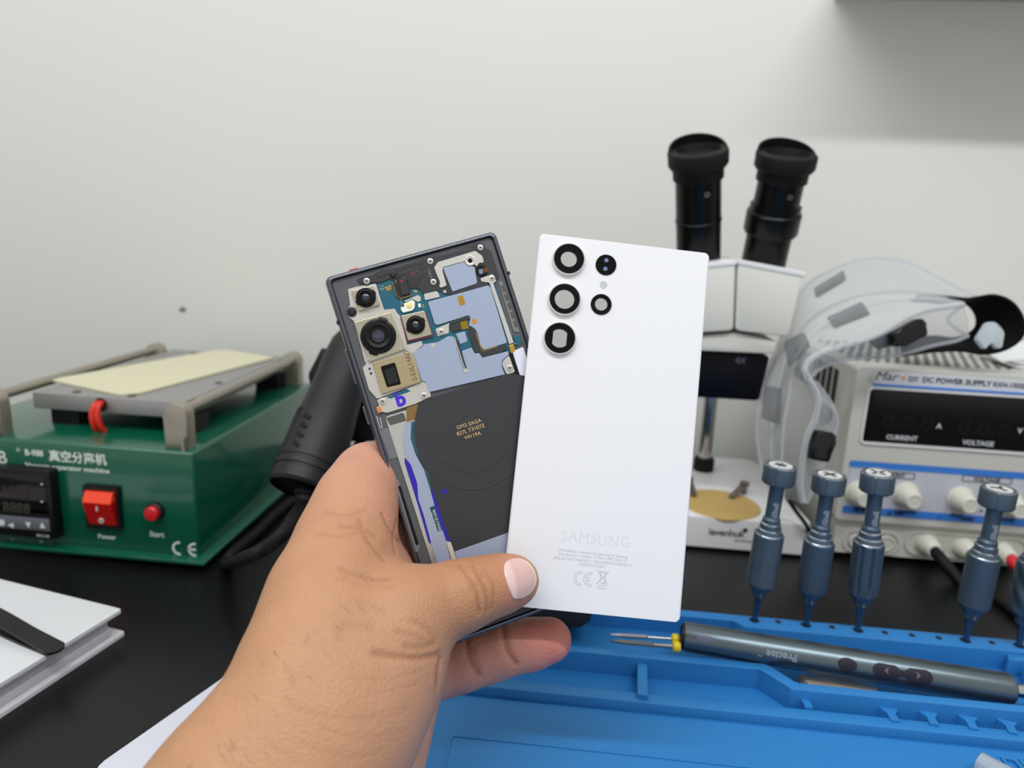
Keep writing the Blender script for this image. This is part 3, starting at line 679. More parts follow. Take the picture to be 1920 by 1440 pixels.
# ================================================================ precision screwdrivers
sdm = M('blue_anodised', (80, 96, 110), .42, .6, bump=.04, bscale=1500)
sde = M('cut_edge_aluminium', (190, 194, 202), .25, 1)
sds = M('bit_steel', (84, 100, 116), .3, .9)
capw = M('cap_disc', (196, 196, 194), .5); capk = M('cap_symbol', (66, 70, 76), .5); ltx = M('etched_text', (140, 150, 160), .5)
def screwdriver(X, Y, ztop, kind, label, tilt=(0, 0)):
    base_z = .0045; H = ztop - base_z
    Mt = T(X, Y, base_z) @ Matrix.Rotation(tilt[0], 4, 'X') @ Matrix.Rotation(tilt[1], 4, 'Y')
    t = thing('precision_screwdriver', label, 'screwdriver', Mt, 'blue precision screwdrivers standing in the mat')
    h = lambda f: H * f
    G0, G1 = h(.325), h(.61)
    n = 96
    if kind == 'knurl': shp = lambda a, z: 1 + .012 * math.sin(z * 5200)
    elif kind == 'ribs': shp = lambda a, z: 1 + .014 * math.cos(a * 32)
    elif kind == 'flutes': shp = lambda a, z: 1 - .16 * max(0, math.cos(a * 8)) ** 2.5
    elif kind == 'spiral': shp = lambda a, z: 1 + .05 * math.cos(a * 5 + z * 420)
    else: shp = lambda a, z: 1 + .004 * math.cos(a * 30) * math.sin(z * 3000)
    steps = 90 if kind in ('knurl', 'spiral', 'plain') else 8
    r = .0087
    prof = [(.0050, G0 - .0048), (r * .72, G0 - .003), (r * .97, G0)] + [(r, G0 + (G1 - G0) * i / steps) for i in range(1, steps)] + [(r, G1 - .0006), (r * .93, G1)]
    gp = MB().lathe(prof, n, shape=lambda a, z: shp(a, z) if G0 < z < G1 - .0005 else 1, caps=True)
    g_ = gp.build('grip', sdm, t)
    MB().lathe([(r * .945, G1 - .0006), (r * .955, G1 + .0001), (r * .92, G1 + .0005), (r * .90, G1 + .0004)], 48, caps=False).build('edge_ring', sde, g_)
    MB().lathe([(r * .92, G1 - .001), (r * .90, G1 + .0004), (.0068, G1 + .0026), (.0066, G1 + .0030), (.0062, G1 + .0034), (.0060, G1 + .0062), (.0053, G1 + .0070), (.0052, G1 + .0095), (.0045, G1 + .0105), (.0042, G1 + .0110), (.0042, h(.895))], 40).build('neck', sdm, t)
    for rr, z in ((.00665, G1 + .0029), (.0057, G1 + .0067)): MB().lathe([(rr, z - .0003), (rr + .0003, z), (rr - .0004, z + .0005)], 40, caps=False).build('edge_ring', sde, g_)
    cp = MB().lathe([(.0042, h(.888)), (.0088, h(.890)), (.0094, h(.897)), (.0094, h(.978)), (.0089, h(.990)), (.0078, h(.990)), (.0076, h(.986)), (.0001, h(.986))], 72, shape=lambda a, z: 1 - (.05 * max(0, math.cos(a * 6)) ** 24 if z < h(.98) else 0)).build('spinning_cap', sdm, t)
    MB().lathe([(.0092, h(.980)), (.0091, h(.987)), (.0084, h(.9915)), (.0080, h(.990))], 60, caps=False).build('cap_edge', sde, cp)
    MB().lathe([(.0068, h(.985)), (.0068, h(.9895)), (.0001, h(.9895))], 48, caps=False).build('cap_disc', capw, cp)
    k = MB(); zs_ = h(.9893)
    if kind == 'knurl': k.prism([((.0042 if i % 2 == 0 else .0022) * math.cos(i * PI / 6), (.0042 if i % 2 == 0 else .0022) * math.sin(i * PI / 6)) for i in range(12)], zs_, zs_ + .0003)
    elif kind == 'ribs':
        for a in (.5, .5 + PI / 2): k.box(-.0044, .0044, -.0009, .0009, zs_, zs_ + .0003, mat=Matrix.Rotation(a, 4, 'Z'))
    elif kind == 'flutes':
        for i in range(4): k.box(.0012, .0048, -.0008, .0008, zs_, zs_ + .0003, mat=Matrix.Rotation(i * PI / 2 + .5, 4, 'Z'))
    else:
        for i in range(3): k.box(0, .0046, -.0009, .0009, zs_, zs_ + .0003, mat=Matrix.Rotation(i * 2 * PI / 3 + .9, 4, 'Z'))
    k.build('cap_symbol', capk, cp)
    for i, (body, u) in enumerate((('iShell', 0),)):
        text('lettering', body, .0044, ltx, t, T(.0014, -.0043, G1 + .0118) @ Matrix.Rotation(PI / 2, 4, 'X') @ Matrix.Rotation(PI / 2, 4, 'Z'), bold=.00008, ext=.0004)
    MB().lathe([(.0052, G0 - .003), (.0046, G0 - .0045), (.0044, G0 - .0085), (.0034, G0 - .0092)], 28).build('bit_holder', sdm, t)
    text('lettering', 'S', .0034, ltx, t, T(-.0011, -.0046, G0 - .0080) @ Matrix.Rotation(PI / 2, 4, 'X'), ext=.0003)
    MB().lathe([(.0030, G0 - .0085), (.0024, G0 - .0125), (.0018, G0 - .015), (.0017, h(.06)), (.0017, 0)], 20).build('bit', sds, t)
    return t
HY = .4095
def sdx(px, py): q = onz(px, py, ZT); return q.x, q.y
for (px, py, tx, ty, kind, lb) in (
    (1414, 1163, 1465, 868, 'knurl', 'blue precision screwdriver with a six-pointed star cap, nearest the microscope base'),
    (1511, 1172, 1557, 886, 'ribs', 'blue precision screwdriver with a plus-sign cap and fine straight ribs'),
    (1609, 1182, 1647, 882, 'flutes', 'blue precision screwdriver with deep lengthwise flutes in its grip'),
    (1810, 1201, 1875, 912, 'plain', 'blue precision screwdriver with a three-armed Y cap, in front of the output sockets'),
    (1911, 1211, 1965, 925, 'spiral', 'blue precision screwdriver with a spiral grip cut off by the right edge')):
    x, y = sdx(px, py); q = ony(tx, ty, y); screwdriver(x, y, q.z, kind, lb, (0, math.atan2(q.x - x, q.z)))
    MB().lathe([(.0030, 0), (.0030, .0003)], 20, T(x - O_.x, y - O_.y, ZT - .0001)).build('hole', hz, mat_)

# ================================================================ electric screwdriver lying across the tray
gm = M('graphite_anodised', (100, 112, 118), .33, .85, bump=.03, bscale=2500)
A = onz(1281, 1193, .0215); B = onz(1898, 1293, .0175)
A = Vector((A.x, A.y, .0215)); B = Vector((B.x, B.y, .0175)); ax = (B - A).normalized(); LN = (B - A).length
PM = frame(A, ax, y=(CP - A) * -1)          # x along the pen, z towards the eye-ish side
zv = ((CP - (A + B) / 2)); zv = (zv - ax * zv.dot(ax)).normalized(); PM = frame(A, ax, z=zv)
yv = zv.cross(ax)
PM = Matrix(((ax.x, yv.x, zv.x, A.x), (ax.y, yv.y, zv.y, A.y), (ax.z, yv.z, zv.z, A.z), (0, 0, 0, 1)))
pen = thing('electric_screwdriver', 'grey metal electric screwdriver lying across the blue mat', 'screwdriver', PM)
RX = Matrix.Rotation(PI / 2, 4, 'Y'); R_ = .0084
MB().lathe([(.0062, 0), (R_ - .0004, .0002), (R_, .0012), (R_, LN - .004), (R_ - .0004, LN - .0012), (R_ - .0016, LN)], 64, RX).build('barrel', gm, pen)
MB().lathe([(.0064, -.0016), (.0072, -.0012), (.0072, .0004)], 48, RX).build('end_ring', blackp, pen)
MB().lathe([(.0038, LN - .001), (.0038, LN + .05), (.003, LN + .051)], 32, RX).build('chrome_chuck', chrome, pen)
def onbarrel(px, py):
    # photo point -> along the pen and angle around it
    d_ = ray(px, py); inv = PM.inverted(); o = inv @ CP; dd = inv.to_3x3() @ d_
    a_ = dd.y ** 2 + dd.z ** 2; b_ = 2 * (o.y * dd.y + o.z * dd.z); c_ = o.y ** 2 + o.z ** 2 - R_ ** 2; di = b_ * b_ - 4 * a_ * c_
    t_ = (-b_ - math.sqrt(max(di, 0))) / (2 * a_); p = o + dd * t_; return p.x, math.atan2(-p.y, p.z)
def barrel_patch(name, outline, mt, lift=.0003, par=None):
    # outline in (x, arc) metres
    bm_ = MB(); pts = outline; n = len(pts)
    def mp_(u, v, l): a = v / R_; return (u, -math.sin(a) * (R_ + l), math.cos(a) * (R_ + l))
    def f(t):
        cu = sum(p[0] for p in pts) / n; rows = []
        K = 8; top = t.verts.new(mp_(cu, sum(p[1] for p in pts) / n, lift)); prev = None; cv = sum(p[1] for p in pts) / n
        for k in range(1, K + 1):
            s_ = k / K; rows.append([t.verts.new(mp_(cu + (p[0] - cu) * s_, cv + (p[1] - cv) * s_, lift)) for p in pts])
        for i in range(n): j = (i + 1) % n; t.faces.new((top, rows[0][i], rows[0][j]))
        for a_, b_ in zip(rows, rows[1:]):
            for i in range(n): j = (i + 1) % n; t.faces.new((a_[i], b_[i], b_[j], a_[j]))
        lo_ = [t.verts.new(mp_(p[0], p[1], -.0003)) for p in pts]
        for i in range(n): j = (i + 1) % n; t.faces.new((rows[-1][i], lo_[i], lo_[j], rows[-1][j]))
        bmesh.ops.recalc_face_normals(t, faces=t.faces)
    bm_._add(f); return bm_.build(name, mt, par or pen)
def uv(px, py): u, a = onbarrel(px, py); return (u, a * R_)
btn = M('plum_rubber', (38, 34, 44), .6, spec=.3)
u, v = uv(1589, 1246); barrel_patch('mode_button', [(u + .0050 * math.cos(i * PI / 12) * 1.0, v + .0035 * math.sin(i * PI / 12)) for i in range(24)], btn, .0005)
u0, v0 = uv(1661, 1258); u1, v1 = uv(1724, 1268)
pl_ = []
for i in range(13): a = PI / 2 + PI * i / 12; pl_.append((u0 - .003 + .0036 * math.cos(a), v0 + .0036 * math.sin(a)))
um = (u0 + u1) / 2
pl_ += [(um - .0035, v0 - .0034), (um - .0012, v0 - .0016), (um + .0012, v1 - .0016), (um + .0035, v1 - .0034)]
for i in range(13): a = -PI / 2 + PI * i / 12; pl_.append((u1 + .003 + .0036 * math.cos(a), v1 + .0036 * math.sin(a)))
pl_ += [(um + .0035, v1 + .0034), (um + .0012, v1 + .0016), (um - .0012, v0 + .0016), (um - .0035, v0 + .0034)]
barrel_patch('direction_button', pl_, btn, .0006)
def chev(px, py, s_, name):
    u, v = uv(px, py); k = [(u - s_ * .0008, v), (u + s_ * .0012, v + .0016), (u + s_ * .0016, v + .0012), (u, v), (u + s_ * .0016, v - .0012), (u + s_ * .0012, v - .0016)]
    barrel_patch(name, k[::-1] if s_ > 0 else k, M('button_mark', (96, 90, 108), .4), .00075)
chev(1660, 1257, 1, 'arrow_mark'); chev(1723, 1267, -1, 'arrow_mark')
u, v = uv(1321, 1197); barrel_patch('status_lamp', [(p[0], p[1]) for p in rrect(u - .0045, v - .0020, u + .0045, v + .0020, .0018)], M('lamp_window', (92, 94, 116), .35), .0004)
def btext(body, px, py, size):
    u, v = uv(px, py)
    o = text('lettering', body, size, ltx, pen, Matrix.Rotation(PI, 4, 'Z'), 'CENTER', ext=.0002, bold=.0001)
    for vv in o.data.vertices:
        x, y, z = vv.co; x += u; y = y - v; a = -y / R_; rr = R_ + .0001 + z
        vv.co = (x, -math.sin(a) * rr, math.cos(a) * rr)
btext('Precise ||', 1458, 1222, .0058)
# two bits with yellow collars lying in front of it
yel = M('yellow_sleeve', (222, 196, 30), .45)
def bit(px, py, qx, qy, z, name, lb, kind):
    a = onz(px, py, z); b = onz(qx, qy, z); t = thing(name, lb, 'file', frame(a, b - a, z=(0, 0, 1))); Ln = (b - a).length
    RY = Matrix.Rotation(PI / 2, 4, 'Y')
    if kind == 'spiral': MB().lathe([(.0004, 0), (.0009, .003)] + [(.0016 if i % 2 else .0011, .006 + i * .0007) for i in range(22)] + [(.0008, .022), (.0008, Ln)], 14, RY).build('shank', M('silver_swarf', (190, 190, 200), .3, .9), t)
    else:
        MB().prism([(0, 0), (.006, .0016), (Ln * .66, .0018), (Ln * .7, -.002), (.008, -.0014)], -.0005, .0009).build('blade', M('dull_steel', (130, 134, 134), .4, .8), t)
        MB().cyl((Ln * .68, 0, 0), (Ln, 0, 0), .0011, .0014).build('shank', _m['dull_steel'], t)
    MB().lathe([(.0020, Ln - .001), (.0030, Ln - .0002), (.0031, Ln + .0022), (.0024, Ln + .0034)], 20, RY).build('sleeve', yel, t)
    return t
bit(1144, 1190, 1262, 1198, .0195, 'spiral_file', 'thin twisted metal bit with a yellow sleeve, the upper of two', 'spiral')
bit(1144, 1203, 1264, 1212, .0190, 'flat_file', 'small flat blade with a yellow sleeve, the lower of two', 'flat')
# plastic strip under the pen
a = onz(1500, 1262, .006); b = onz(1660, 1296, .006)
t = MB(); t.prism(roundpoly([(p.x, p.y) for p in (onz(1496, 1262, .008), onz(1560, 1262, .008), onz(1650, 1288, .008), onz(1640, 1300, .008), onz(1520, 1284, .008))], .002), .0036, .0078, bev=.001)
o = t.build('plastic_pouch', M('murky_plastic', (150, 142, 130), .25, noise=.35, nscale=160)); tag(o, 'small murky plastic pouch in the tray under the electric screwdriver', 'pouch')
# clear tip cap at the lower right edge
a = onz(1836, 1430, .010); b = onz(1920, 1480, .010)
tc_ = MB().cyl(a, b, .0052, .0062, 24).build('clear_cap', M('milky_clear', (196, 206, 220), .15, trans=.45)); tag(tc_, 'clear plastic cap lying on the mat at the lower right edge', 'cap')
# black case behind the fingertip
a = onz(1108, 1183, .0165); bx = thing('black_case', 'rounded black plastic case lying on the mat behind the fingertip', 'case', T(a.x, a.y, ZT))
MB().prism(rrect(-.075, .0, 0, .055, .009, 6), .0035, .014, bev=.0025, seg=3).build('lid', M('soft_black', (24, 24, 25), .45), bx)
MB().prism(rrect(-.072, .003, -.003, .052, .007, 6), 0, .0036).build('tray', _m['soft_black'], bx)
# ================================================================ opened phone
KO = .99
oX, oY = Vector((.9008, .3209, .2926)), Vector((-.3681, .2069, .9065))
oc = CP + (Vector((-.0433, .293, .1612)) - CP) * KO
OM = frame(oc, oX, oY); oN = OM.to_3x3() @ Vector((0, 0, 1)); OI = OM.inverted()
def ol(px, py, h=0):
    d = ray(px, py); p0 = oc + oN * h; t = (p0 - CP).dot(oN) / d.dot(oN); q = OI @ (CP + d * t); return (q.x, q.y)
G = lambda pts, h=0: [ol(600 + x / 4.5714, 420 + y / 4.5714, h) for x, y in pts]
B_ = lambda pts, h=0: [ol(640 + x / 3.6, 700 + y / 3.6, h) for x, y in pts]
ph = thing('opened_phone', 'opened dark-framed phone held in the hand, its cameras, boards and charging coil bare', 'phone', OM)
PW, PH = .0781 / 2 * KO * 1.008, .1634 / 2 * KO * 1.024
def rr_off(o, r=.003): return rrect(-PW + o, -PH + o, PW - o, PH - o, max(r - o * .5, .0012), 6)
graph = M('graphite_frame', (106, 108, 118), .24, .9)
def frame_mesh(t):
    prof = [(.0026, -.0086), (.0009, -.0080), (.0002, -.0066), (0, -.0048), (.0002, -.0030), (.0007, -.0016), (.0010, -.0012), (.0010, -.0009), (.0014, -.0004), (.0019, -.0001), (.0023, -.0002), (.0025, -.0008), (.0027, -.0022)]
    R = [[t.verts.new((p[0], p[1], z)) for p in rr_off(o)] for o, z in prof]; n = len(R[0])
    for a, b in zip(R, R[1:]):
        for i in range(n): j = (i + 1) % n; t.faces.new((a[i], a[j], b[j], b[i]))
    t.faces.new(R[0][::-1]); t.faces.new(R[-1]); bmesh.ops.recalc_face_normals(t, faces=t.faces)
MB()._add(frame_mesh).build('frame', graph, ph, 50)
def plate(name, pts, z0, z1, mt, r=.0004, bev=.00012, par=None, lab=None):
    return MB().prism(roundpoly(pts, r) if r else pts, z0, z1, bev=bev).build(name, mt, par or ph, 0, lab)
greyp = M('midframe_grey', (84, 86, 90), .45, .2, noise=.05, nscale=300)
plate('midframe', rr_off(.0030), -.0024, -.0016, greyp, 0, 0)
dark = M('antenna_black', (40, 40, 43), .5); silv = M('stamped_silver', (196, 192, 186), .42, .55, noise=.05, nscale=500)
film = M('lilac_film', (156, 167, 190), .38, .25, noise=.03, nscale=60); teal = M('teal_board', (10, 88, 108), .4, noise=.05, nscale=500)
gold = M('gold_contact', (205, 160, 70), .3, .8); blk = M('camera_black', (7, 7, 8), .35, spec=.25); nick = M('nickel_can', (176, 170, 150), .35, .6)
z = -.0008
# boards and brackets
plate('main_board', G([(490, 512), (650, 470), (760, 520), (900, 590), (1500, 500), (1660, 1010), (1620, 1290), (940, 1440), (800, 1095), (745, 1040), (690, 790), (650, 735), (548, 738)], -.0012), -.0017, -.0012, teal)
plate('camera_bracket', G([(238, 560), (310, 538), (480, 512), (548, 738), (640, 725), (664, 765), (690, 790), (745, 1040), (870, 1000), (884, 1040), (800, 1095), (870, 1355), (490, 1500), (420, 1420), (365, 1230), (400, 1200), (385, 1180), (290, 830), (240, 795), (235, 730), (260, 700)], -.001), -.0017, -.0010, silv)
plate('upper_cover', G([(315, 475), (350, 460), (450, 440), (520, 400), (700, 362), (915, 285), (1060, 262), (1280, 188), (1350, 168), (1405, 182), (1428, 216), (1462, 226), (1535, 445), (1515, 480), (1420, 500), (1140, 605), (1060, 600), (1030, 570), (1000, 575), (880, 598), (845, 545), (770, 555), (745, 470), (640, 450), (520, 500), (430, 500), (345, 512)], z), -.0016, z, dark, .0006)
plate('cover_rib', G([(470, 420), (560, 385), (585, 430), (500, 462)], z), z - .0002, z + .0002, dark, .0003)
plate('cover_window', G([(650, 385), (870, 335), (900, 370), (890, 440), (850, 500), (840, 540), (790, 545), (760, 460), (640, 430)], z), z - .0001, z + .00012, M('cover_darker', (31, 31, 35), .5), .0005)
for k_, (xa, ya, xb, yb_) in enumerate(((990, 272, 1290, 205), (985, 284, 1300, 213), (720, 352, 905, 300))):
    a, b = G([(xa, ya), (xb, yb_)], z); MB().tube([(a[0], a[1], z), (b[0], b[1], z)], .00012, 6).build('cover_line', M('cover_lighter', (92, 92, 98), .5), ph)
ltd = M('laser_mark', (140, 140, 146), .6)
def otext(body, cx, cy, size, mt, h, conv=G, ang=0, **k):
    p = conv([(cx, cy)], h)[0]; return text('lettering', body, size, mt, ph, T(p[0], p[1], h + .00005, ang), **k)
otext('Y3617E1', 920, 388, .0016, ltd, z, ang=-PI / 2, ext=.00005); otext('>PC-GF30<', 775, 460, .0018, M('mould_mark', (70, 70, 76), .6), z + .0001, ext=.00005); otext('DM3', 678, 438, .0020, _m['mould_mark'], z + .0001, ext=.00005); otext('A014', 760, 408, .0020, _m['mould_mark'], z + .0001, ext=.00005)
a, b = G([(775, 430), (850, 405)], z); MB().tube([(a[0], a[1], z + .0001), (b[0], b[1], z + .0001)], .0004, 6, flat=(1, .3)).build('red_mark', M('mark_maroon', (92, 28, 44), .6), ph)
# screws
def screw(p, r=.0013, mt=None, zz=None, ring=True):
    zz = z if zz is None else zz; mt = mt or M('screw_silver', (205, 203, 198), .25, .85)
    if ring: MB().lathe([(r * 1.45, zz - .0002), (r * 1.45, zz + .00008), (r * 1.1, zz + .00008)], 24, T(p[0], p[1], 0)).build('screw_seat', dark, ph)
    s = MB().lathe([(r, zz - .0002), (r, zz + .0003), (r * .8, zz + .00042), (.0001, zz + .00042)], 24, T(p[0], p[1], 0)).build('screw', mt, ph)
    k = MB()
    for a in (.4, .4 + PI / 2): k.box(-r * .55, r * .55, -r * .12, r * .12, zz + .00036, zz + .00046, mat=T(p[0], p[1], 0, a))
    k.build('cross_recess', M('recess_dark', (44, 44, 46), .6), s)
for q in G([(400, 490), (945, 320), (972, 498), (1375, 203)], z): screw(q)
for q in G([(1475, 467), (1040, 925), (1625, 1235)], z): screw(q, ring=False, zz=z + .0001)
for q in G([(272, 755), (628, 438)], z): screw(q, .0015, M('screw_black', (26, 26, 28), .4, .6))
for q in B_([(557, 152), (278, 190)], z): screw(q, .0013, ring=False, zz=z + .0001)
# cameras
def camera(sq, cen, rr, lobes, side=None):
    h = .0002; S_ = G(sq, h)
    c = plate('camera_module', S_, -.0016, h, nick, .0006, .0002)
    if side: plate('flex_edge', [((p[0] - S_[0][0]) * 1 + S_[0][0], p[1]) for p in G([(x + (-8 if x < 800 else 12), y + (6 if y < 850 else 14)) for x, y in sq], -.0003)], -.0016, -.0003, side, .0005, 0, c)
    p = G([cen], h)[0]; Mt = T(p[0], p[1], 0, lobes)
    MB().lathe([(rr * 1.0, h - .0002), (rr, h + .0006), (rr * .94, h + .0009), (rr * .78, h + .0010)], 64, Mt, shape=lambda a, z_: 1 + .11 * (max(0, math.cos(a * 2)) > .86)).build('lens_barrel', blk, c)
    MB().lathe([(rr * .80, h + .0008), (rr * .74, h + .0016), (rr * .66, h + .0017), (rr * .50, h + .0011), (rr * .46, h + .0004), (.0001, h + .0003)], 64, Mt).build('lens_cone', M('lens_matte', (9, 9, 11), .45, spec=.25), c)
    MB().lathe([(rr * .47, h + .0006), (rr * .40, h + .0009), (rr * .22, h + .0012), (.0001, h + .0013)], 40, Mt).build('lens_glass', M('lens_glass_dark', (8, 8, 20), .05, coat=1, spec=.8), c)
    MB().lathe([(rr * .24, h + .00125), (rr * .2, h + .0015), (.0001, h + .00155)], 32, Mt).build('lens_core', M('lens_core_blue', (18, 22, 66), .04, coat=1, spec=.8), c)
    return c
camera([(268, 572), (455, 526), (516, 690), (332, 745)], (393, 632), .0042, .3)
c2 = camera([(290, 842), (606, 756), (735, 1072), (424, 1182)], (500, 962), .0075, 1.0)
camera([(694, 786), (895, 742), (960, 948), (756, 1000)], (820, 865), .0040, .3, M('flex_maroon', (110, 40, 54), .5))
for q in G([(595, 792), (690, 1068), (412, 1155)], .0002): MB().lathe([(.0004, .0001), (.0004, .0003)], 12, T(q[0], q[1], 0)).build('dimple', silv, c2)
pc = plate('periscope_module', G([(452, 1186), (786, 1096), (870, 1354), (530, 1455)], .0001), -.0016, .0001, M('sandy_can', (164, 150, 116), .5, .4, noise=.12, nscale=1800), .0004, .00015)
plate('periscope_window', G([(518, 1222), (642, 1186), (695, 1372), (574, 1400)], .0001), -.0001, .00022, M('window_black', (5, 6, 7), .2, spec=.25), .0007, 0, pc)
plate('inner_rim', G([(552, 1250), (640, 1226), (672, 1350), (590, 1376)], .0001), .0002, .00026, M('window_inner', (14, 17, 19), .3), .0006, 0, pc)
otext('S-E3L14AD', 835, 1335, .0029, M('dot_print', (96, 84, 56), .7), .0001, ang=PI / 2, ext=.00005)
for q in G([(425, 1240), (437, 1280)], -.0009): MB().lathe([(.0005, -.0011), (.0005, -.0008)], 14, T(q[0], q[1], 0)).build('dimple', dark, ph)
# upper board items
pm = plate('proximity_sensor', G([(622, 500), (728, 450), (786, 612), (690, 640), (655, 612)], z), -.0012, z + .0004, M('sensor_black', (24, 23, 25), .4), .0004)
for seg in (((622, 502), (655, 612), (690, 640), (786, 612)), ((720, 455), (738, 470)), ((645, 480), (655, 510))):
    pts = G(seg, z + .0004); MB().tube([(p[0], p[1], z + .0004) for p in pts], .00016, 6).build('gold_edge', gold, pm)
plate('sensor_block', G([(664, 482), (738, 464), (766, 598), (702, 614)], z), z + .0003, z + .0010, M('sensor_block_black', (34, 33, 36), .45), .0002, .0001, pm)
plate('red_window', G([(688, 484), (706, 480), (710, 496), (692, 500)], z + .001), z + .0009, z + .00105, M('sensor_red', (170, 30, 50), .3), 0, 0, pm)
plate('shield_bracket', G([(722, 660), (838, 608), (862, 622), (866, 660), (840, 668), (790, 640), (735, 668)], z), -.0012, z - .0001, silv, .0003)
fl = plate('flash_unit', G([(700, 694), (790, 650), (814, 668), (812, 718), (792, 742), (712, 762), (692, 732)], z), -.0012, z + .0005, M('flash_white', (228, 228, 220), .3), .0004)
q = G([(764, 700)], z)[0]; MB().lathe([(.0013, z + .0004), (.0010, z + .0008), (.0001, z + .0009)], 24, T(q[0], q[1], 0)).build('phosphor', M('phosphor_yellow', (240, 215, 130), .4), fl)
q = G([(710, 700)], z)[0]; MB().lathe([(.0006, z + .0004), (.0006, z + .0006)], 16, T(q[0], q[1], 0)).build('dark_die', dark, fl)
plate('white_chip', G([(838, 682), (862, 680), (866, 712), (846, 716)], z), -.0012, z - .0001, _m['flash_white'], .0001)
plate('square_nub', G([(1055, 572), (1080, 566), (1084, 588), (1062, 594)], z), z - .0002, z + .00008, silv, .0001)
plate('lilac_tab', G([(890, 600), (1005, 575), (1030, 625), (900, 655)], z), -.0012, z, silv, .0006)
random.seed(3)
k = MB()
for cx, cy, n, w_, h_ in ((530, 550, 12, 50, 50), (695, 690, 10, 14, 90), (880, 700, 9, 30, 30), (1690, 1000, 22, 50, 70), (810, 575, 4, 30, 14)):
    for i in range(n):
        x = cx + random.uniform(-.5, .5) * w_; y = cy + random.uniform(-.5, .5) * h_; q = G([(x, y)], -.0011)[0]
        k.box(q[0] - .00018, q[0] + .00018, q[1] - .00012, q[1] + .00012, -.0014, -.0010)
k.build('tiny_components', M('solder_pale', (196, 190, 170), .5, .4), ph)
k = MB()
for x, y in ((572, 545), (600, 535), (578, 562), (596, 556), (640, 520), (822, 580), (730, 465), (775, 600)):
    q = G([(x, y)], -.0011)[0]; k.lathe([(.0006, -.0013), (.0006, -.00105)], 12, T(q[0], q[1], 0))
k.build('gold_pads', gold, ph)
# films
plate('antenna_film', G([(1052, 372), (1238, 322), (1258, 358), (1325, 366), (1348, 508), (1136, 580)], z + .0003), z - .0001, z + .0003, film, .0006)
plate('dark_band', G([(1112, 585), (1136, 582), (1348, 510), (1430, 495), (1446, 528), (1130, 608)], z + .0001), z - .0004, z + .0001, dark, .0003)
tb = plate('top_bracket', G([(978, 372), (1012, 326), (1330, 230), (1390, 272), (1405, 322), (1388, 336), (1366, 326), (1346, 362), (1328, 352), (1314, 308), (1240, 318), (1052, 366), (1050, 400), (1086, 528), (1040, 546), (1022, 540), (1030, 498), (1000, 430)], z + .0005), z - .0003, z + .0005, silv, .0004)
q = G([(1286, 316)], z)[0]; MB().lathe([(.0024, z), (.0024, z + .0006), (.0020, z + .0007), (.0012, z + .0005), (.0010, z + .0004), (.0001, z + .0004)], 28, T(q[0], q[1], 0)).build('screw_boss', silv, tb)
MB().lathe([(.0010, z + .0003), (.0010, z + .00062)], 20, T(q[0], q[1], 0)).build('boss_hole', blk, tb)
q = G([(1385, 405)], z)[0]; MB().lathe([(.0026, z - .0001), (.0026, z + .00015)], 24, T(q[0], q[1], 0)).build('earpiece_well', blk, ph)
plate('well_contact', G([(1392, 382), (1430, 372), (1440, 410), (1402, 420)], z), z, z + .00025, M('copper_dark', (110, 70, 30), .4, .7), .0002, 0)
plate('well_foil', G([(1358, 392), (1392, 384), (1398, 425), (1366, 432)], z), z, z + .00022, M('foil_blue', (120, 145, 175), .3, .5), .0002, 0)
plate('shield_film', G([(925, 668), (1440, 526), (1462, 546), (1604, 1018), (1402, 1080), (1376, 1040), (1335, 930), (1312, 882), (1276, 872), (1290, 802), (1266, 784), (1002, 866), (984, 856)], z + .0002), -.0012, z + .0002, film, .0004)
plate('gold_patch', G([(1176, 622), (1226, 612), (1246, 688), (1198, 698)], z + .0002), z + .0001, z + .0003, M('patch_gold', (172, 132, 44), .4, .5), .0003, 0)
plate('gold_patch', G([(1300, 816), (1338, 810), (1346, 850), (1308, 858)], z + .0002), z + .0001, z + .0003, M('patch_amber', (204, 142, 44), .4, .5), .0004, 0)
plate('slot_band', G([(1110, 838), (1262, 782), (1288, 790), (1284, 812), (1110, 862)], z + .0003), z, z + .0003, dark, .0003, 0)
plate('side_film', G([(1268, 922), (1288, 880), (1328, 895), (1345, 925), (1385, 1072), (1410, 1094), (1600, 1034), (1604, 1078), (1540, 1100), (1395, 1138), (1372, 1120), (1360, 1092), (1326, 1100)], z + .0003), -.0010, z + .0003, dark, .0003)
pts = G([(1332, 928), (1385, 1078), (1402, 1090), (1520, 1050)], z + .0003); MB().tube([(p[0], p[1], z + .0003) for p in pts], .0002, 6).build('gold_trace', gold, ph)
cn = plate('connector', G([(1110, 872), (1200, 845), (1218, 904), (1130, 926)], z + .0002), -.0010, z + .0002, dark, .0002)
plate('gold_ribbon', G([(1200, 842), (1258, 824), (1276, 894), (1218, 906)], z + .0002), -.0010, z + .0001, M('ribbon_gold', (150, 122, 24), .35, .6), .0002, 0, cn)
plate('screw_bracket', G([(988, 902), (1060, 868), (1240, 800), (1246, 818), (1102, 862), (1106, 934), (1012, 966)], z), -.0010, z, silv, .0004)
plate('lower_film', G([(800, 1098), (880, 1050), (890, 1030), (1010, 1012), (1098, 962), (1142, 964), (1200, 1150), (1240, 1275), (1268, 1270), (1215, 1090), (1300, 1060), (1326, 1112), (1362, 1104), (1392, 1148), (1540, 1108), (1612, 1092), (1622, 1122), (1562, 1166), (1558, 1222), (1584, 1290), (934, 1442), (905, 1352), (872, 1346)], z + .0002), -.0010, z + .0002, film, .0003)
pts = G([(1150, 972), (1240, 1240)], z + .0003); MB().tube([(p[0], p[1], z + .0002) for p in pts], .0003, 6).build('silver_edge', silv, ph)
pts = G([(1176, 1000), (1256, 1250)], z + .0003); MB().tube([(p[0], p[1], z + .0002) for p in pts], .0004, 6, flat=(1, .4)).build('slot', M('slot_teal', (34, 52, 60), .6), ph)
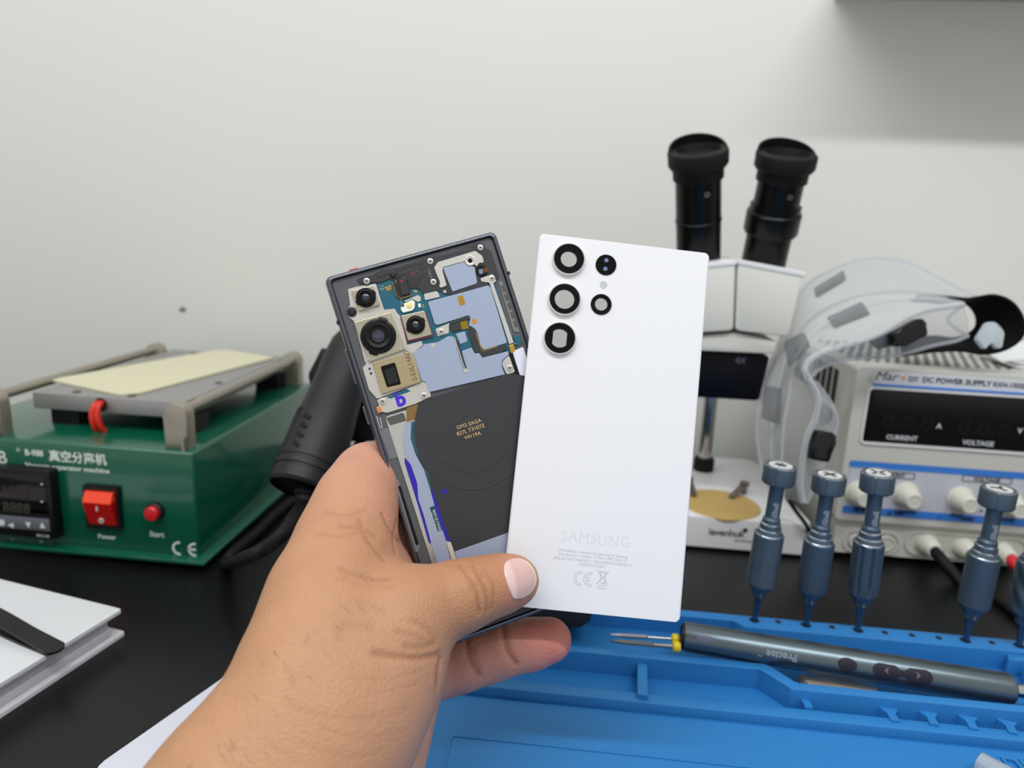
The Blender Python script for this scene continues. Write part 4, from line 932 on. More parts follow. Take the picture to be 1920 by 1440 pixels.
q = G([(1250, 1258)], z)[0]; MB().lathe([(.0010, z), (.0010, z + .0004)], 16, T(q[0], q[1], 0)).build('slot_clip', silv, ph)
q = G([(968, 1042)], z)[0]; MB().lathe([(.0010, z + .0001), (.0010, z + .00028)], 20, T(q[0], q[1], 0)).build('film_hole', silv, ph)
plate('small_film', G([(1166, 942), (1242, 920), (1266, 1004), (1202, 1030)], z), -.0011, z - .0002, film, .0003)
plate('corner_bracket', G([(1562, 1210), (1570, 1168), (1622, 1130), (1672, 1268), (1602, 1292)], z), -.0010, z + .0001, silv, .0006)
plate('side_rail', G([(1376, 466), (1480, 430), (1512, 488), (1482, 508), (1662, 1018), (1622, 1030), (1452, 502), (1382, 492)], z + .0003), -.0010, z + .0003, silv, .0003)
# vent ladder on the right of the midframe
lad = G([(1528, 490), (1560, 492), (1712, 930), (1660, 920)], -.0014); plate('vent_ladder', lad, -.0018, -.0012, M('ladder_grey', (118, 116, 110), .5), .0006)
for i in range(5):
    a = i / 5; k_ = [(1548 + 22 * i * 1.18, 528 + i * 76), (1570 + 22 * i * 1.18, 524 + i * 76), (1592 + 22 * i * 1.18, 580 + i * 76), (1570 + 22 * i * 1.18, 586 + i * 76)]
    plate('ladder_cell', G(k_, -.0012), -.0013, -.00115, M('cell_dark', (74, 74, 74), .6), .0003, 0)
plate('side_board', G([(1655, 962), (1712, 950), (1732, 1012), (1684, 1046)], z), -.0014, z, teal, .0004)
plate('antenna_strip', G([(1650, 1092), (1742, 1052), (1800, 1240), (1760, 1330), (1716, 1300)], z + .0003), -.0012, z + .0003, M('strip_white', (218, 218, 232), .4), .0006)
plate('gold_spring', G([(1618, 1040), (1660, 1030), (1672, 1090), (1640, 1110)], z + .0004), -.0010, z + .0004, gold, .0003)
plate('gold_spring', G([(1634, 1296), (1668, 1288), (1694, 1352), (1664, 1366)], z + .0002), -.0010, z + .0002, gold, .0003)
plate('dark_channel', G([(1600, 1100), (1640, 1100), (1736, 1380), (1690, 1400), (1680, 1290)], -.001), -.0016, -.0010, blk, .0003)
# lower half: battery, coil sheet, ribbons
foil = M('battery_foil', (196, 196, 190), .25, .7, noise=.08, nscale=40)
plate('battery', B_([(296, 296), (520, 225), (1400, -40), (1700, 850), (1230, 1180), (790, 1420), (660, 1440)], -.0012), -.0018, -.0011, foil, .0012)
plate('battery_lip', B_([(300, 300), (420, 262), (438, 320), (330, 352)], -.0010), -.0012, -.0010, M('lip_reflective', (108, 106, 104), .15, .8), .0005)
plate('clamp_bracket', B_([(240, 180), (310, 155), (395, 125), (548, 56), (578, 68), (608, 156), (500, 206), (310, 266), (268, 258)], z), -.0010, z, silv, .0006)
otext('b', 378, 226, .0085, M('marker_purple', (60, 24, 190), .5), z, B_, bold=.00035, ext=.00006)
plate('teal_corner', B_([(305, 160), (440, 105), (470, 120), (330, 172)], z - .0001), -.0011, z + .00005, teal, .0003)
plate('copper_roll', B_([(234, 230), (264, 222), (276, 262), (246, 270)], z + .0004), -.0010, z + .0004, M('copper_bright', (222, 150, 88), .3, .7), .0003)
pts = B_([(238, 290), (262, 372), (276, 372), (262, 300)], -.0011); MB().tube([(p[0], p[1], -.0012) for p in pts], .0003, 6).build('spring_wire', silv, ph)
coilm = M('coil_sheet', (46, 46, 50), .55, .1, bump=.12, bscale=2600)
rt = .0335 * KO
bl0, bl1 = B_([(765, 1203), (1097, 1085)], -.0002); sl_ = (bl1[1] - bl0[1]) / (bl1[0] - bl0[0])
br = (rt, bl0[1] + sl_ * (rt - bl0[0])); tp = B_([(520, 206), (606, 164), (1128, 2)], -.0002)
lf = B_([(735, 1130), (672, 950), (612, 770), (578, 655), (542, 592), (506, 480), (492, 400), (497, 300), (512, 240)], -.0002)
zc = -.0003
cs = plate('charging_coil_sheet', tp + [(rt, tp[-1][1] - .004), br, bl0] + lf, -.0011, zc, coilm, .0003)
cc_ = B_([(878, 385)], zc)[0]; px_m = (Vector(B_([(978, 385)], zc)[0]) - Vector(cc_)).length / 100
def arc(r, a0, a1, name, w_=.00022):
    n = int(abs(a1 - a0) / 6) + 2; P = [(cc_[0] + r * math.cos(math.radians(a0 + (a1 - a0) * i / (n - 1))), cc_[1] + r * math.sin(math.radians(a0 + (a1 - a0) * i / (n - 1))), zc) for i in range(n)]
    MB().tube(P, w_, 6, flat=(1, .5)).build(name, coilm, cs)
arc(72 * px_m, 0, 360, 'pressed_ring'); arc(104 * px_m, 150, 480, 'pressed_ring'); arc(275 * px_m, 205, 320, 'pressed_ring', .0003); arc(262 * px_m, 215, 300, 'pressed_ring')
arc(392 * px_m, 185, 348, 'pressed_ring', .0003)
MB().lathe([(57 * px_m, zc - .0001), (57 * px_m, zc + .00008), (54 * px_m, zc + .00012), (.0001, zc + .0001)], 40, T(cc_[0], cc_[1], 0)).build('coil_hub', coilm, cs)
gt = M('gold_print', (206, 176, 120), .5)
for i, body in enumerate(('GM3 2AGA', '827L T3107Z', 'V4119A')):
    text('lettering', body, .0023, gt, ph, T(cc_[0] - .0002, cc_[1] + .0022 - i * .0026, zc + .00014), 'CENTER', ext=.00005)
q = B_([(695, 798)], zc)[0]; MB().lathe([(.0011, zc - .0001), (.0011, zc + .00006)], 20, T(q[0], q[1], 0)).build('sheet_hole', M('violet_plastic', (36, 12, 160), .35), cs)
bf = [bl0, bl1, br, (rt, br[1] - .03), (bl0[0] + .006, br[1] - .03)]
plate('base_film', B_([(765, 1203)], -.0004) + [br, (rt, -PH + .016), B_([(830, 1420)], -.0004)[0]], -.0011, -.0004, film, .0002)
plate('lower_cover', [(-PW + .0045, -PH + .0035), (PW - .0045, -PH + .0035), (PW - .0045, -PH + .022), (-PW + .012, -PH + .022)], -.0017, -.0004, dark, .0015, .0003)
rb_ = [(430, 335), (412, 430), (425, 530), (470, 620), (512, 740), (520, 850), (560, 970), (610, 1160), (660, 1320), (700, 1450), (800, 1450), (750, 1320), (690, 1080), (640, 920), (605, 800), (560, 650), (500, 540), (470, 440), (472, 330)]
plate('ribbon_cable', B_(rb_, -.0006), -.0011, -.0006, film, .0005, 0)
plate('ribbon_head', B_([(440, 234), (518, 206), (500, 308), (440, 328)], -.0005), -.0011, -.0005, M('ribbon_bronze', (140, 108, 62), .35, .5), .0002, 0)
plate('ribbon_edge', B_([(472, 330), (494, 324), (498, 420), (512, 500), (566, 630), (616, 772), (604, 800), (558, 650), (498, 540), (468, 440)], -.00055), -.0011, -.00055, M('ribbon_teal', (28, 78, 90), .4), .0002, 0)
vio = _m['violet_plastic']
plate('violet_insert', B_([(428, 566), (472, 620), (514, 742), (520, 850), (562, 970), (612, 1152), (590, 1142), (520, 900), (428, 605)], -.0008), -.0011, -.0008, vio, .0002, 0)
plate('violet_insert', B_([(612, 770), (640, 810), (690, 980), (738, 1136), (708, 1130), (640, 930), (604, 800)], -.0005), -.0011, -.0005, vio, .0002, 0)
lbp = plate('teal_label', B_([(597, 905), (630, 893), (685, 1054), (645, 1066)], -.0004), -.0011, -.0004, M('label_teal', (16, 66, 82), .4), .0003, 0)
ang = math.atan2(*(lambda a, b: (b[1] - a[1], b[0] - a[0]))(*B_([(650, 1060), (600, 910)], -.0004)))
otext('SM-S918U FRC', 652, 1062, .0013, M('label_white', (214, 222, 226), .5), -.0004, B_, ang=ang, ext=.00005)
otext('REV0.5 SM (02B)', 674, 1054, .0013, _m['label_white'], -.0004, B_, ang=ang, ext=.00005)
plate('silver_strip', B_([(710, 1140), (740, 1138), (800, 1330), (770, 1340)], -.0004), -.0011, -.0004, M('strip_pearl', (206, 202, 196), .3, .3), .0002, 0)
# slot in the left flank
so = B_([(352, 722), (384, 716), (530, 1176), (522, 1206), (500, 1208)], -.0013); plate('flank_channel', so, -.0018, -.0013, M('channel_grey', (112, 113, 116), .45), .0006)
plate('flank_slot', B_([(383, 762), (398, 756), (522, 1150), (512, 1164), (500, 1150)], -.0012), -.0014, -.00122, blk, .0004, 0)
plate('flank_plate', B_([(250, 376), (322, 372), (396, 560), (330, 584)], -.0012), -.0018, -.0013, M('flank_light', (104, 106, 112), .4), .0008)
# side keys and antenna breaks
def on_left(px, py): return ol(px, py, -.004)[1]
for y0_, y1_ in ((650, 727), (767, 811)):
    a = on_left(645, y1_); b = on_left(665, y0_)
    MB().box(-PW - .0008, -PW + .0004, a, b, -.0056, -.0036, .0004, 3).build('side_key', graph, ph)
for v in (.062, -.06):
    for s_ in (-1, 1): MB().box(s_ * (PW + .00005) - .0004, s_ * (PW + .00005) + .0004, v, v + .0013, -.0066, -.0016, .0002).build('antenna_break', M('antenna_resin', (70, 72, 76), .5), ph)
a = ol(664, 508, 0); MB().box(a[0] - .002, a[0] + .002, PH - .0002, PH + .0006, -.0052, -.0034, .0003).build('pink_tag', M('pink_tag', (190, 96, 104), .5), ph)

# ================================================================ white back panel
wX, wY = Vector((.9918, .1066, -.071)), Vector((.0331, .3223, .9461)); wc = Vector((.0165, .2995, .1682))
WM_ = frame(wc, wX, wY); wN = WM_.to_3x3() @ Vector((0, 0, 1)); WI = WM_.inverted()
def wl(px, py, h=0):
    d = ray(px, py); p0 = wc + wN * h; t = (p0 - CP).dot(wN) / d.dot(wN); q = WI @ (CP + d * t); return (q.x, q.y)
bp_ = thing('phone_back_panel', 'white glass back panel of the phone with camera rings, held under the thumb', 'phone cover', WM_)
whg = M('satin_white_glass', (226, 226, 230), .3, coat=.15, noise=.006, nscale=3)
HW, HH = .0765 / 2, .1615 / 2
C1, C2, C3, C4, C5 = [wl(*p, .0006) for p in ((1066, 487), (1058, 562), (1049, 635), (1136, 497), (1127, 571))]
pxw = .308 / FPX
def circ(c, r, n=40): return [(c[0] + r * math.cos(2 * PI * i / n), c[1] + r * math.sin(2 * PI * i / n)) for i in range(n)]
def holed(name, outer, holes, z0, z1, mt, par):
    cu = bpy.data.curves.new(name, 'CURVE'); cu.dimensions = '2D'; cu.fill_mode = 'BOTH'; cu.extrude = (z1 - z0) / 2
    for lp in [outer] + holes:
        s = cu.splines.new('POLY'); s.points.add(len(lp) - 1); s.use_cyclic_u = True
        for p, q in zip(s.points, lp): p.co = (q[0], q[1], 0, 1)
    t = bpy.data.objects.new(name, cu); COL.objects.link(t); bpy.context.view_layer.update()
    me = bpy.data.meshes.new_from_object(t.evaluated_get(bpy.context.evaluated_depsgraph_get())); bpy.data.objects.remove(t)
    me.transform(Matrix.Translation((0, 0, (z0 + z1) / 2))); me.name = name; me.materials.clear(); me.materials.append(mt)
    o = bpy.data.objects.new(name, me); COL.objects.link(o); o.parent = par; return o
po = rrect(-HW + .0008, -HH + .0003, HW - .0008, HH - .0003, .0018, 8)
holed('glass_sheet', po, [circ(C1, .0066), circ(C2, .0066), circ(C3, .0066), circ(C5, .0040)], 0, .0007, whg, bp_)
def rim(t):
    prof = [(.0022, .0007), (.0012, .00068), (.0004, .00045), (.0, .0000), (.0001, -.0008), (.0005, -.0008), (.0010, -.0002), (.0022, 0)]
    R = [[t.verts.new((p[0], p[1], zz)) for p in rrect(-HW + o, -HH + o * .5, HW - o, HH - o * .5, .0024 - o * .5, 8)] for o, zz in prof]; n = len(R[0])
    for a, b in zip(R, R[1:] + R[:1]):
        for i in range(n): j = (i + 1) % n; t.faces.new((a[i], a[j], b[j], b[i]))
    bmesh.ops.recalc_face_normals(t, faces=t.faces)
MB()._add(rim).build('curved_edge', whg, bp_, 60)
rsilv = M('ring_silver', (222, 218, 210), .25, .7); rblk = M('ring_black', (5, 5, 6), .3, spec=.15)
clear = bpy.data.materials.new('clear_window'); clear.use_nodes = True; nt = clear.node_tree; nt.nodes.clear()
out = nt.nodes.new('ShaderNodeOutputMaterial'); mx = nt.nodes.new('ShaderNodeMixShader'); tr = nt.nodes.new('ShaderNodeBsdfTransparent'); gl = nt.nodes.new('ShaderNodeBsdfGlossy'); fr_ = nt.nodes.new('ShaderNodeFresnel')
tr.inputs[0].default_value = (.92, .93, .93, 1); gl.inputs['Roughness'].default_value = .05
nt.links.new(fr_.outputs[0], mx.inputs[0]); nt.links.new(tr.outputs[0], mx.inputs[1]); nt.links.new(gl.outputs[0], mx.inputs[2]); nt.links.new(mx.outputs[0], out.inputs[0])
def lens(c, ro, ri, hole=None, metal=True):
    Mt = T(c[0], c[1], 0)
    if metal: top = .0024; l = MB().lathe([(ro, .0004), (ro, .0016), (ro * .985, .0019), (ro * .955, top), (ro * .92, top), (ro * .90, top - .0003), (ro * .90, .0004)], 64, Mt, caps=False).build('camera_ring', rsilv, bp_)
    else: top = .0013; l = MB().lathe([(ro, .0004), (ro, .0011), (ro * .95, top), (ro * .90, top), (ro * .88, top - .0002), (ro * .88, .0004)], 56, Mt, caps=False).build('camera_ring', rblk, bp_)
    zt_l = top - .0003; N = 64
    inner = hole or [(ri * math.cos(2 * PI * i / N), ri * math.sin(2 * PI * i / N)) for i in range(N)]
    outer = [(ro * .905 * math.cos(2 * PI * i / N), ro * .905 * math.sin(2 * PI * i / N)) for i in range(N)]
    if hole: outer = [(lambda d: (ro * .905 * p[0] / d, ro * .905 * p[1] / d))(math.hypot(*p)) for p in hole]
    MB().ring(outer, inner, .0004, zt_l, Mt).build('lens_mask', rblk, l)
    MB().prism(inner, .0006, .0011, Mt).build('lens_window', clear, l)
    MB().lathe([(ro * .86, zt_l), (ro * .87, zt_l + .00022), (ro * .905, zt_l + .00022)], 56, Mt, caps=False).build('lens_bevel', M('bevel_violet', (52, 54, 74), .12, .6), l)
lens(C1, .0073, 15.6 * pxw); lens(C2, .0073, 18.8 * pxw)
N = 64; hr = 18 * pxw; hx = 13.5 * pxw
lens(C3, .0073, 0, [(max(-hx, min(hx, hr * math.cos(2 * PI * i / N))), hr * math.sin(2 * PI * i / N)) for i in range(N)])
lens(C5, .0046, 12 * pxw, metal=False)
l = MB().lathe([(.0046, .0004), (.0046, .0011), (.0043, .0013), (.0001, .0013)], 56, T(C4[0], C4[1], 0)).build('sensor_cover', rblk, bp_)
for px, py in ((1137, 488), (1135, 504)):
    q = wl(px, py, .0013); MB().lathe([(.00095, .0012), (.00095, .00138)], 24, T(q[0], q[1], 0)).build('sensor_dot', M('sensor_grey_blue', (104, 118, 152), .3), l)
q = wl(1131.5, 534, .0007); MB().lathe([(.0017, .0006), (.0017, .00078)], 32, T(q[0], q[1], 0)).build('flash_window', M('flash_grey', (186, 190, 190), .35), bp_)
# printing
pr = M('print_grey', (176, 178, 186), .5); ghost = M('logo_ghost', (214, 214, 219), .35)
W48 = lambda x, y: wl(940 + x / 4.8, 920 + y / 4.8, .0007)
a = W48(597, 415); b = W48(1100, 475)
text('lettering', 'SAMSUNG', .0066, ghost, bp_, T((a[0] + b[0]) / 2, (W48(850, 460)[1]) - .001, .0007), 'CENTER', ext=.00006, sx=.92, space=1.1)
for body, x0_, y0_, x1_, y1_ in (('SM-S918B/DS  Designed & Engineered by Samsung', 518, 540, 1132, 612), ('Manufactured in Vietnam  PO Box 12987, Dublin. IE', 518, 574, 1126, 646), ('IMEI:351247/57/805457/1 IMEI:352850/57/805457/3', 470, 606, 1168, 692), ('S/N:R5CX32CCJDX', 696, 668, 932, 700)):
    a = W48(x0_, y0_); b = W48(x1_, y1_); wdt = b[0] - a[0]
    o = text('lettering', body, .0016, pr, bp_, Matrix(), 'LEFT', ext=.00005)
    w0_ = max(v.co.x for v in o.data.vertices); o.data.transform(T(a[0], (a[1] + b[1]) / 2, .0007) @ Matrix.Diagonal((wdt / w0_, 1, 1, 1)))
def outline(pts, name, closed=True, r=.00013): MB().tube([(p[0], p[1], .00072) for p in pts], r, 5, closed=closed, flat=(1, .35)).build(name, pr, bp_)
def cshape(cx, cy, r, t_):
    n = 16; o_ = [(cx + r * math.cos(math.radians(80 + 200 * i / n)), cy + r * math.sin(math.radians(80 + 200 * i / n))) for i in range(n + 1)]
    i_ = [(cx + (r - t_) * math.cos(math.radians(80 + 200 * i / n)), cy + (r - t_) * math.sin(math.radians(80 + 200 * i / n))) for i in range(n + 1)]; return o_, i_
q = W48(712, 790); o_, i_ = cshape(q[0], q[1], .0029, .0009); outline(o_ + i_[::-1], 'conformity_mark')
q = W48(802, 800); o_, i_ = cshape(q[0], q[1], .0029, .0009); r_ = .0029
bar = [(q[0] - .0002, q[1] - .00045), (q[0] - .0002, q[1] + .00045)]
i1 = i_[:9]; i2 = i_[9:]
outline(o_ + i2[::-1] + [(i2[0][0], q[1] - .00045), (q[0] - .0001, q[1] - .00045), (q[0] - .0001, q[1] + .00045), (i1[-1][0], q[1] + .00045)] + i1[::-1], 'conformity_mark')
q = W48(912, 785)
outline([(q[0] - .0012, q[1] + .0021), (q[0] + .0012, q[1] + .0021), (q[0] + .0010, q[1] - .0022), (q[0] - .0010, q[1] - .0022)], 'waste_bin_mark')
outline([(q[0] - .0016, q[1] + .0024), (q[0], q[1] + .0027), (q[0] + .0016, q[1] + .0024)], 'waste_bin_mark', False)
outline([(q[0] - .0025, q[1] + .0030), (q[0] + .0025, q[1] - .0027)], 'waste_bin_mark', False); outline([(q[0] + .0025, q[1] + .0030), (q[0] - .0025, q[1] - .0027)], 'waste_bin_mark', False)
outline([(q[0] - .0020, q[1] - .0032), (q[0] + .0020, q[1] - .0032), (q[0] + .0020, q[1] - .0044), (q[0] - .0020, q[1] - .0044)], 'waste_bin_mark')
outline(circ((q[0] + .0007, q[1] - .0022), .0004, 10), 'waste_bin_mark')
# ================================================================ hand: one implicit body turned into a mesh
def P4(x, y, D, r): p = atd(x, y, D); return (p.x, p.y, p.z, r * D / FPX)
body_chains = [
    ([(300, 1700, .212, 200), (450, 1490, .225, 155), (562, 1335, .240, 134), (602, 1220, .254, 124), (620, 1112, .268, 102), (650, 1010, .288, 84)], .012),
    ([(330, 1690, .224, 178), (560, 1470, .234, 150), (650, 1340, .248, 130), (712, 1238, .262, 110), (640, 1215, .262, 105)], .014),
    ([(650, 1010, .288, 84), (670, 935, .300, 66), (692, 890, .310, 53)], .010),
    ([(560, 1560, .248, 130), (690, 1470, .270, 86), (735, 1370, .285, 62), (764, 1287, .300, 53), (800, 1180, .330, 60), (775, 1085, .335, 72), (725, 985, .333, 68), (692, 900, .316, 52)], .012),
    ([(640, 1215, .270, 95), (700, 1130, .284, 78), (715, 1060, .312, 62)], .012),
]
finger_chains = [
    ([(640, 1200, .262, 105), (762, 1152, .266, 88), (862, 1118, .2745, 65), (908, 1103, .2805, 56), (945, 1093, .2855, 51), (966, 1088, .2873, 45)], .007),          # thumb
    ([(692, 892, .310, 53), (738, 872, .3215, 42), (800, 850, .3205, 40), (880, 838, .3215, 38), (945, 850, .323, 34)], .006),             # index
    ([(730, 1000, .332, 52), (772, 1012, .3285, 42), (850, 985, .3245, 39), (930, 965, .3260, 37), (1000, 975, .3275, 33)], .004),       # middle
    ([(775, 1105, .334, 55), (850, 1095, .3275, 42), (930, 1075, .3275, 39), (1010, 1060, .3295, 37), (1065, 1068, .3305, 33)], .004),  # ring
    ([(775, 1270, .312, 60), (835, 1248, .3175, 53), (868, 1242, .3175, 50), (915, 1228, .3200, 48), (950, 1217, .3195, 46), (995, 1208, .3205, 45), (1030, 1200, .3200, 42)], .0045),   # little finger
]
allp = [P4(*q) for ch, _ in body_chains + finger_chains for q in ch]
mn = np.array([min(p[i] - p[3] for p in allp) - .012 for i in range(3)]); mxx = np.array([max(p[i] + p[3] for p in allp) + .012 for i in range(3)])
HS = .0010
dims = np.ceil((mxx - mn) / HS).astype(int) + 1
ax_ = [mn[i] + HS * np.arange(dims[i]) for i in range(3)]
BIG = .03
def cap_field(F_, a, b, k):
    """smooth union of a tapered capsule into the field, only where it matters"""
    a = np.array(a); b = np.array(b); R = max(a[3], b[3]) + k + .006
    lo = np.minimum(a[:3], b[:3]) - R; hi = np.maximum(a[:3], b[:3]) + R
    sl = tuple(slice(max(0, int((lo[i] - mn[i]) / HS)), min(dims[i], int((hi[i] - mn[i]) / HS) + 2)) for i in range(3))
    X, Y, Z = np.meshgrid(ax_[0][sl[0]], ax_[1][sl[1]], ax_[2][sl[2]], indexing='ij')
    d = b[:3] - a[:3]; L_ = d @ d + 1e-12
    t = np.clip(((X - a[0]) * d[0] + (Y - a[1]) * d[1] + (Z - a[2]) * d[2]) / L_, 0, 1)
    ds = np.sqrt((X - a[0] - t * d[0]) ** 2 + (Y - a[1] - t * d[1]) ** 2 + (Z - a[2] - t * d[2]) ** 2) - (a[3] + t * (b[3] - a[3]))
    G_ = F_[sl]; h = np.clip(.5 + .5 * (G_ - ds) / k, 0, 1)
    F_[sl] = G_ * (1 - h) + ds * h - k * h * (1 - h)
def field_of(chains, k0):
    F_ = np.full(dims, BIG)
    for ch, k in chains:
        pts = [P4(*q) for q in ch]
        for a, b in zip(pts, pts[1:]): cap_field(F_, a, b, k0 or k)
    return F_
FB = field_of(body_chains, None)
def smin(A, B, k):
    h = np.clip(.5 + .5 * (A - B) / k, 0, 1); return A * (1 - h) + B * h - k * h * (1 - h)
for ch in finger_chains: FB = smin(FB, field_of([(ch[0], .004)], None), ch[1])
def surface_net(F_):
    S_ = F_ < 0
    nx, ny, nz = F_.shape
    corners = [(i, j, k) for i in (0, 1) for j in (0, 1) for k in (0, 1)]
    sub = lambda A, c: A[c[0]:nx - 1 + c[0], c[1]:ny - 1 + c[1], c[2]:nz - 1 + c[2]]
    cnt = sum(sub(S_, c).astype(np.int8) for c in corners); act = (cnt > 0) & (cnt < 8)
    idx = -np.ones(act.shape, int); I = np.argwhere(act); idx[act] = np.arange(len(I))
    acc = np.zeros((len(I), 3)); num = np.zeros(len(I))
    for c in corners:
        for a in range(3):
            if c[a]: continue
            e = list(c); e[a] = 1
            f0 = F_[I[:, 0] + c[0], I[:, 1] + c[1], I[:, 2] + c[2]]; f1 = F_[I[:, 0] + e[0], I[:, 1] + e[1], I[:, 2] + e[2]]
            m = (f0 < 0) != (f1 < 0); t = np.where(m, f0 / np.where(m, f0 - f1, 1), 0)
            p = np.tile(np.array(c, float), (len(I), 1)); p[:, a] += t
            acc[m] += p[m]; num[m] += 1
    V = (I + acc / num[:, None]) * HS + mn
    Q = []
    for a in range(3):
        b, c = [(1, 2), (2, 0), (0, 1)][a]
        s0 = [slice(1, -1)] * 3; s0[a] = slice(0, -1); s1 = list(s0); s1[a] = slice(1, None)
        A0 = S_[tuple(s0)]; A1 = S_[tuple(s1)]; E = np.argwhere(A0 != A1); sgn = A0[tuple(E.T)]
        E = E + np.array([0 if i == a else 1 for i in range(3)])
        def at(db, dc):
            q = E.copy(); q[:, b] -= db; q[:, c] -= dc; return idx[tuple(q.T)]
        q = np.stack([at(0, 0), at(1, 0), at(1, 1), at(0, 1)], 1); q[~sgn] = q[~sgn][:, ::-1]; Q.append(q)
    Q = np.concatenate(Q); Q = Q[(Q >= 0).all(1)]
    return V, Q
HV, HQ = surface_net(FB)
def relax(V, Q, n, w_=.5):
    e = np.concatenate([Q[:, [0, 1]], Q[:, [1, 2]], Q[:, [2, 3]], Q[:, [3, 0]]])
    for _ in range(n):
        s_ = np.zeros_like(V); c_ = np.zeros(len(V))
        for a, b in ((0, 1), (1, 0)): np.add.at(s_, e[:, a], V[e[:, b]]); np.add.at(c_, e[:, a], 1)
        V = V * (1 - w_) + w_ * s_ / np.maximum(c_, 1)[:, None]
    return V
HV = relax(HV, HQ, 8)
tree = BVHTree.FromPolygons([Vector(v) for v in HV], [tuple(int(i) for i in q) for q in HQ])
def hit(px, py):
    d = ray(px, py).normalized(); return tree.ray_cast(CP, d)
# creases pressed into the skin
creases = [
    ([(861, 1059), (886, 1091), (895, 1111), (900, 1150)], .0008, .0006), ([(886, 1059), (907, 1098), (914, 1123), (913, 1148)], .0008, .00055),
    ([(912, 1072), (925, 1093), (927, 1114), (922, 1142)], .0008, .00035), ([(893, 1068), (904, 1076), (903, 1092)], .0007, .0004), ([(872, 1062), (880, 1082), (886, 1110)], .0007, .0003),
    ([(824, 1226), (800, 1232), (769, 1233), (730, 1229), (702, 1224)], .0011, .0007), ([(815, 1206), (790, 1214), (760, 1212)], .0012, .0005),
    ([(640, 1066), (671, 1078), (705, 1086), (728, 1085)], .0010, .0005), ([(648, 1082), (690, 1098), (740, 1100)], .0012, .0002),
    ([(718, 965), (736, 1000), (764, 1030)], .0010, .0006), ([(676, 976), (690, 1012), (724, 1056)], .0010, .0005), ([(640, 985), (676, 990), (704, 1005)], .0012, .0004),
    ([(745, 975), (738, 1010), (742, 1040)], .0010, .0005),
    ([(529, 1324), (600, 1342), (680, 1350), (765, 1333)], .0008, .00012), ([(560, 1395), (640, 1420), (720, 1410)], .0008, .00012), ([(650, 1270), (720, 1276), (795, 1258)], .0008, .00012),
    ([(700, 1300), (740, 1296), (790, 1278)], .0008, .00012), ([(500, 1400), (560, 1432)], .0008, .0001), ([(600, 1370), (690, 1385), (760, 1372)], .0008, .0001),
    ([(943, 1174), (946, 1199), (951, 1219), (968, 1246)], .0012, .0009), ([(950, 1180), (954, 1205), (962, 1225)], .0009, .0004),
    ([(876, 1200), (879, 1226), (886, 1245), (898, 1266)], .0013, .0009), ([(886, 1210), (890, 1232), (900, 1252)], .0009, .0004), ([(826, 1235), (822, 1262), (820, 1290)], .0014, .0008),
    ([(640, 1180), (660, 1172), (700, 1178)], .0018, .0002), ([(775, 1165), (800, 1180), (818, 1204)], .0010, .0003), ([(745, 1185), (780, 1196), (812, 1214)], .0010, .0003),
    ([(600, 1000), (640, 1004), (680, 998)], .0010, .0003), ([(610, 960), (650, 965), (690, 955)], .0010, .0003),
]
disp = np.zeros(len(HV)); crs = np.zeros(len(HV))
for pl, wd, dp in creases:
    cp_ = []
    for a, b in zip(spline([(x, y, 0) for x, y in pl], 6), spline([(x, y, 0) for x, y in pl], 6)[1:]):
        for k in range(3):
            t = k / 3; h_ = hit(a.x * (1 - t) + b.x * t, a.y * (1 - t) + b.y * t)
            if h_[0]: cp_.append(tuple(h_[0]))
    if not cp_: continue
    cp_ = np.array(cp_); lo = cp_.min(0) - wd * 3; hi = cp_.max(0) + wd * 3
    m = np.where(((HV > lo) & (HV < hi)).all(1))[0]
    if len(m) == 0: continue
    dd = np.sqrt(((HV[m][:, None] - cp_[None]) ** 2).sum(2)).min(1)
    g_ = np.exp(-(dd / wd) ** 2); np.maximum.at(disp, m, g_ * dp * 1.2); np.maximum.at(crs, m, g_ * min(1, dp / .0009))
me = bpy.data.meshes.new('forearm_and_hand'); me.from_pydata([tuple(v) for v in HV], [], [tuple(int(i) for i in q) for q in HQ]); me.update()
nr = np.zeros(len(HV) * 3); me.vertices.foreach_get('normal', nr); nr = nr.reshape(-1, 3)
HV2 = HV - nr * disp[:, None]
# skin tone
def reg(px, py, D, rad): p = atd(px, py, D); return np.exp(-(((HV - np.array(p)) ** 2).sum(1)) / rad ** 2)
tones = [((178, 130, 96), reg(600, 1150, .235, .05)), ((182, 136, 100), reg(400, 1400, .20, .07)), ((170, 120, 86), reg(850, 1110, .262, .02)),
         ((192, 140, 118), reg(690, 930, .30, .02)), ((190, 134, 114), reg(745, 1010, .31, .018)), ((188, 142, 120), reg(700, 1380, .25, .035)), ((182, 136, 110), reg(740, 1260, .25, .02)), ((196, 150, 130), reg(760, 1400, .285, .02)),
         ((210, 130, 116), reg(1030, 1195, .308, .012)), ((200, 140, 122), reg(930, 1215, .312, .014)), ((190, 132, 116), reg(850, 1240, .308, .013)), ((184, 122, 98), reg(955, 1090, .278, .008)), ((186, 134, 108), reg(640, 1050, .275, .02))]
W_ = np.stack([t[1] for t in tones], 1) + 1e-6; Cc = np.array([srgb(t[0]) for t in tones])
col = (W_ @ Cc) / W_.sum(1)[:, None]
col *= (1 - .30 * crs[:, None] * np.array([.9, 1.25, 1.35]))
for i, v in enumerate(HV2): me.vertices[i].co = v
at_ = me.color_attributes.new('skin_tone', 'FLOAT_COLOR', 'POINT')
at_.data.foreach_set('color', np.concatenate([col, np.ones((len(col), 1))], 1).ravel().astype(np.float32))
me.shade_smooth()
skin = bpy.data.materials.new('skin'); skin.use_nodes = True; nt = skin.node_tree; b = nt.nodes['Principled BSDF']
b.inputs['Roughness'].default_value = .48; b.inputs['Specular IOR Level'].default_value = .38; b.inputs['Subsurface Weight'].default_value = .12
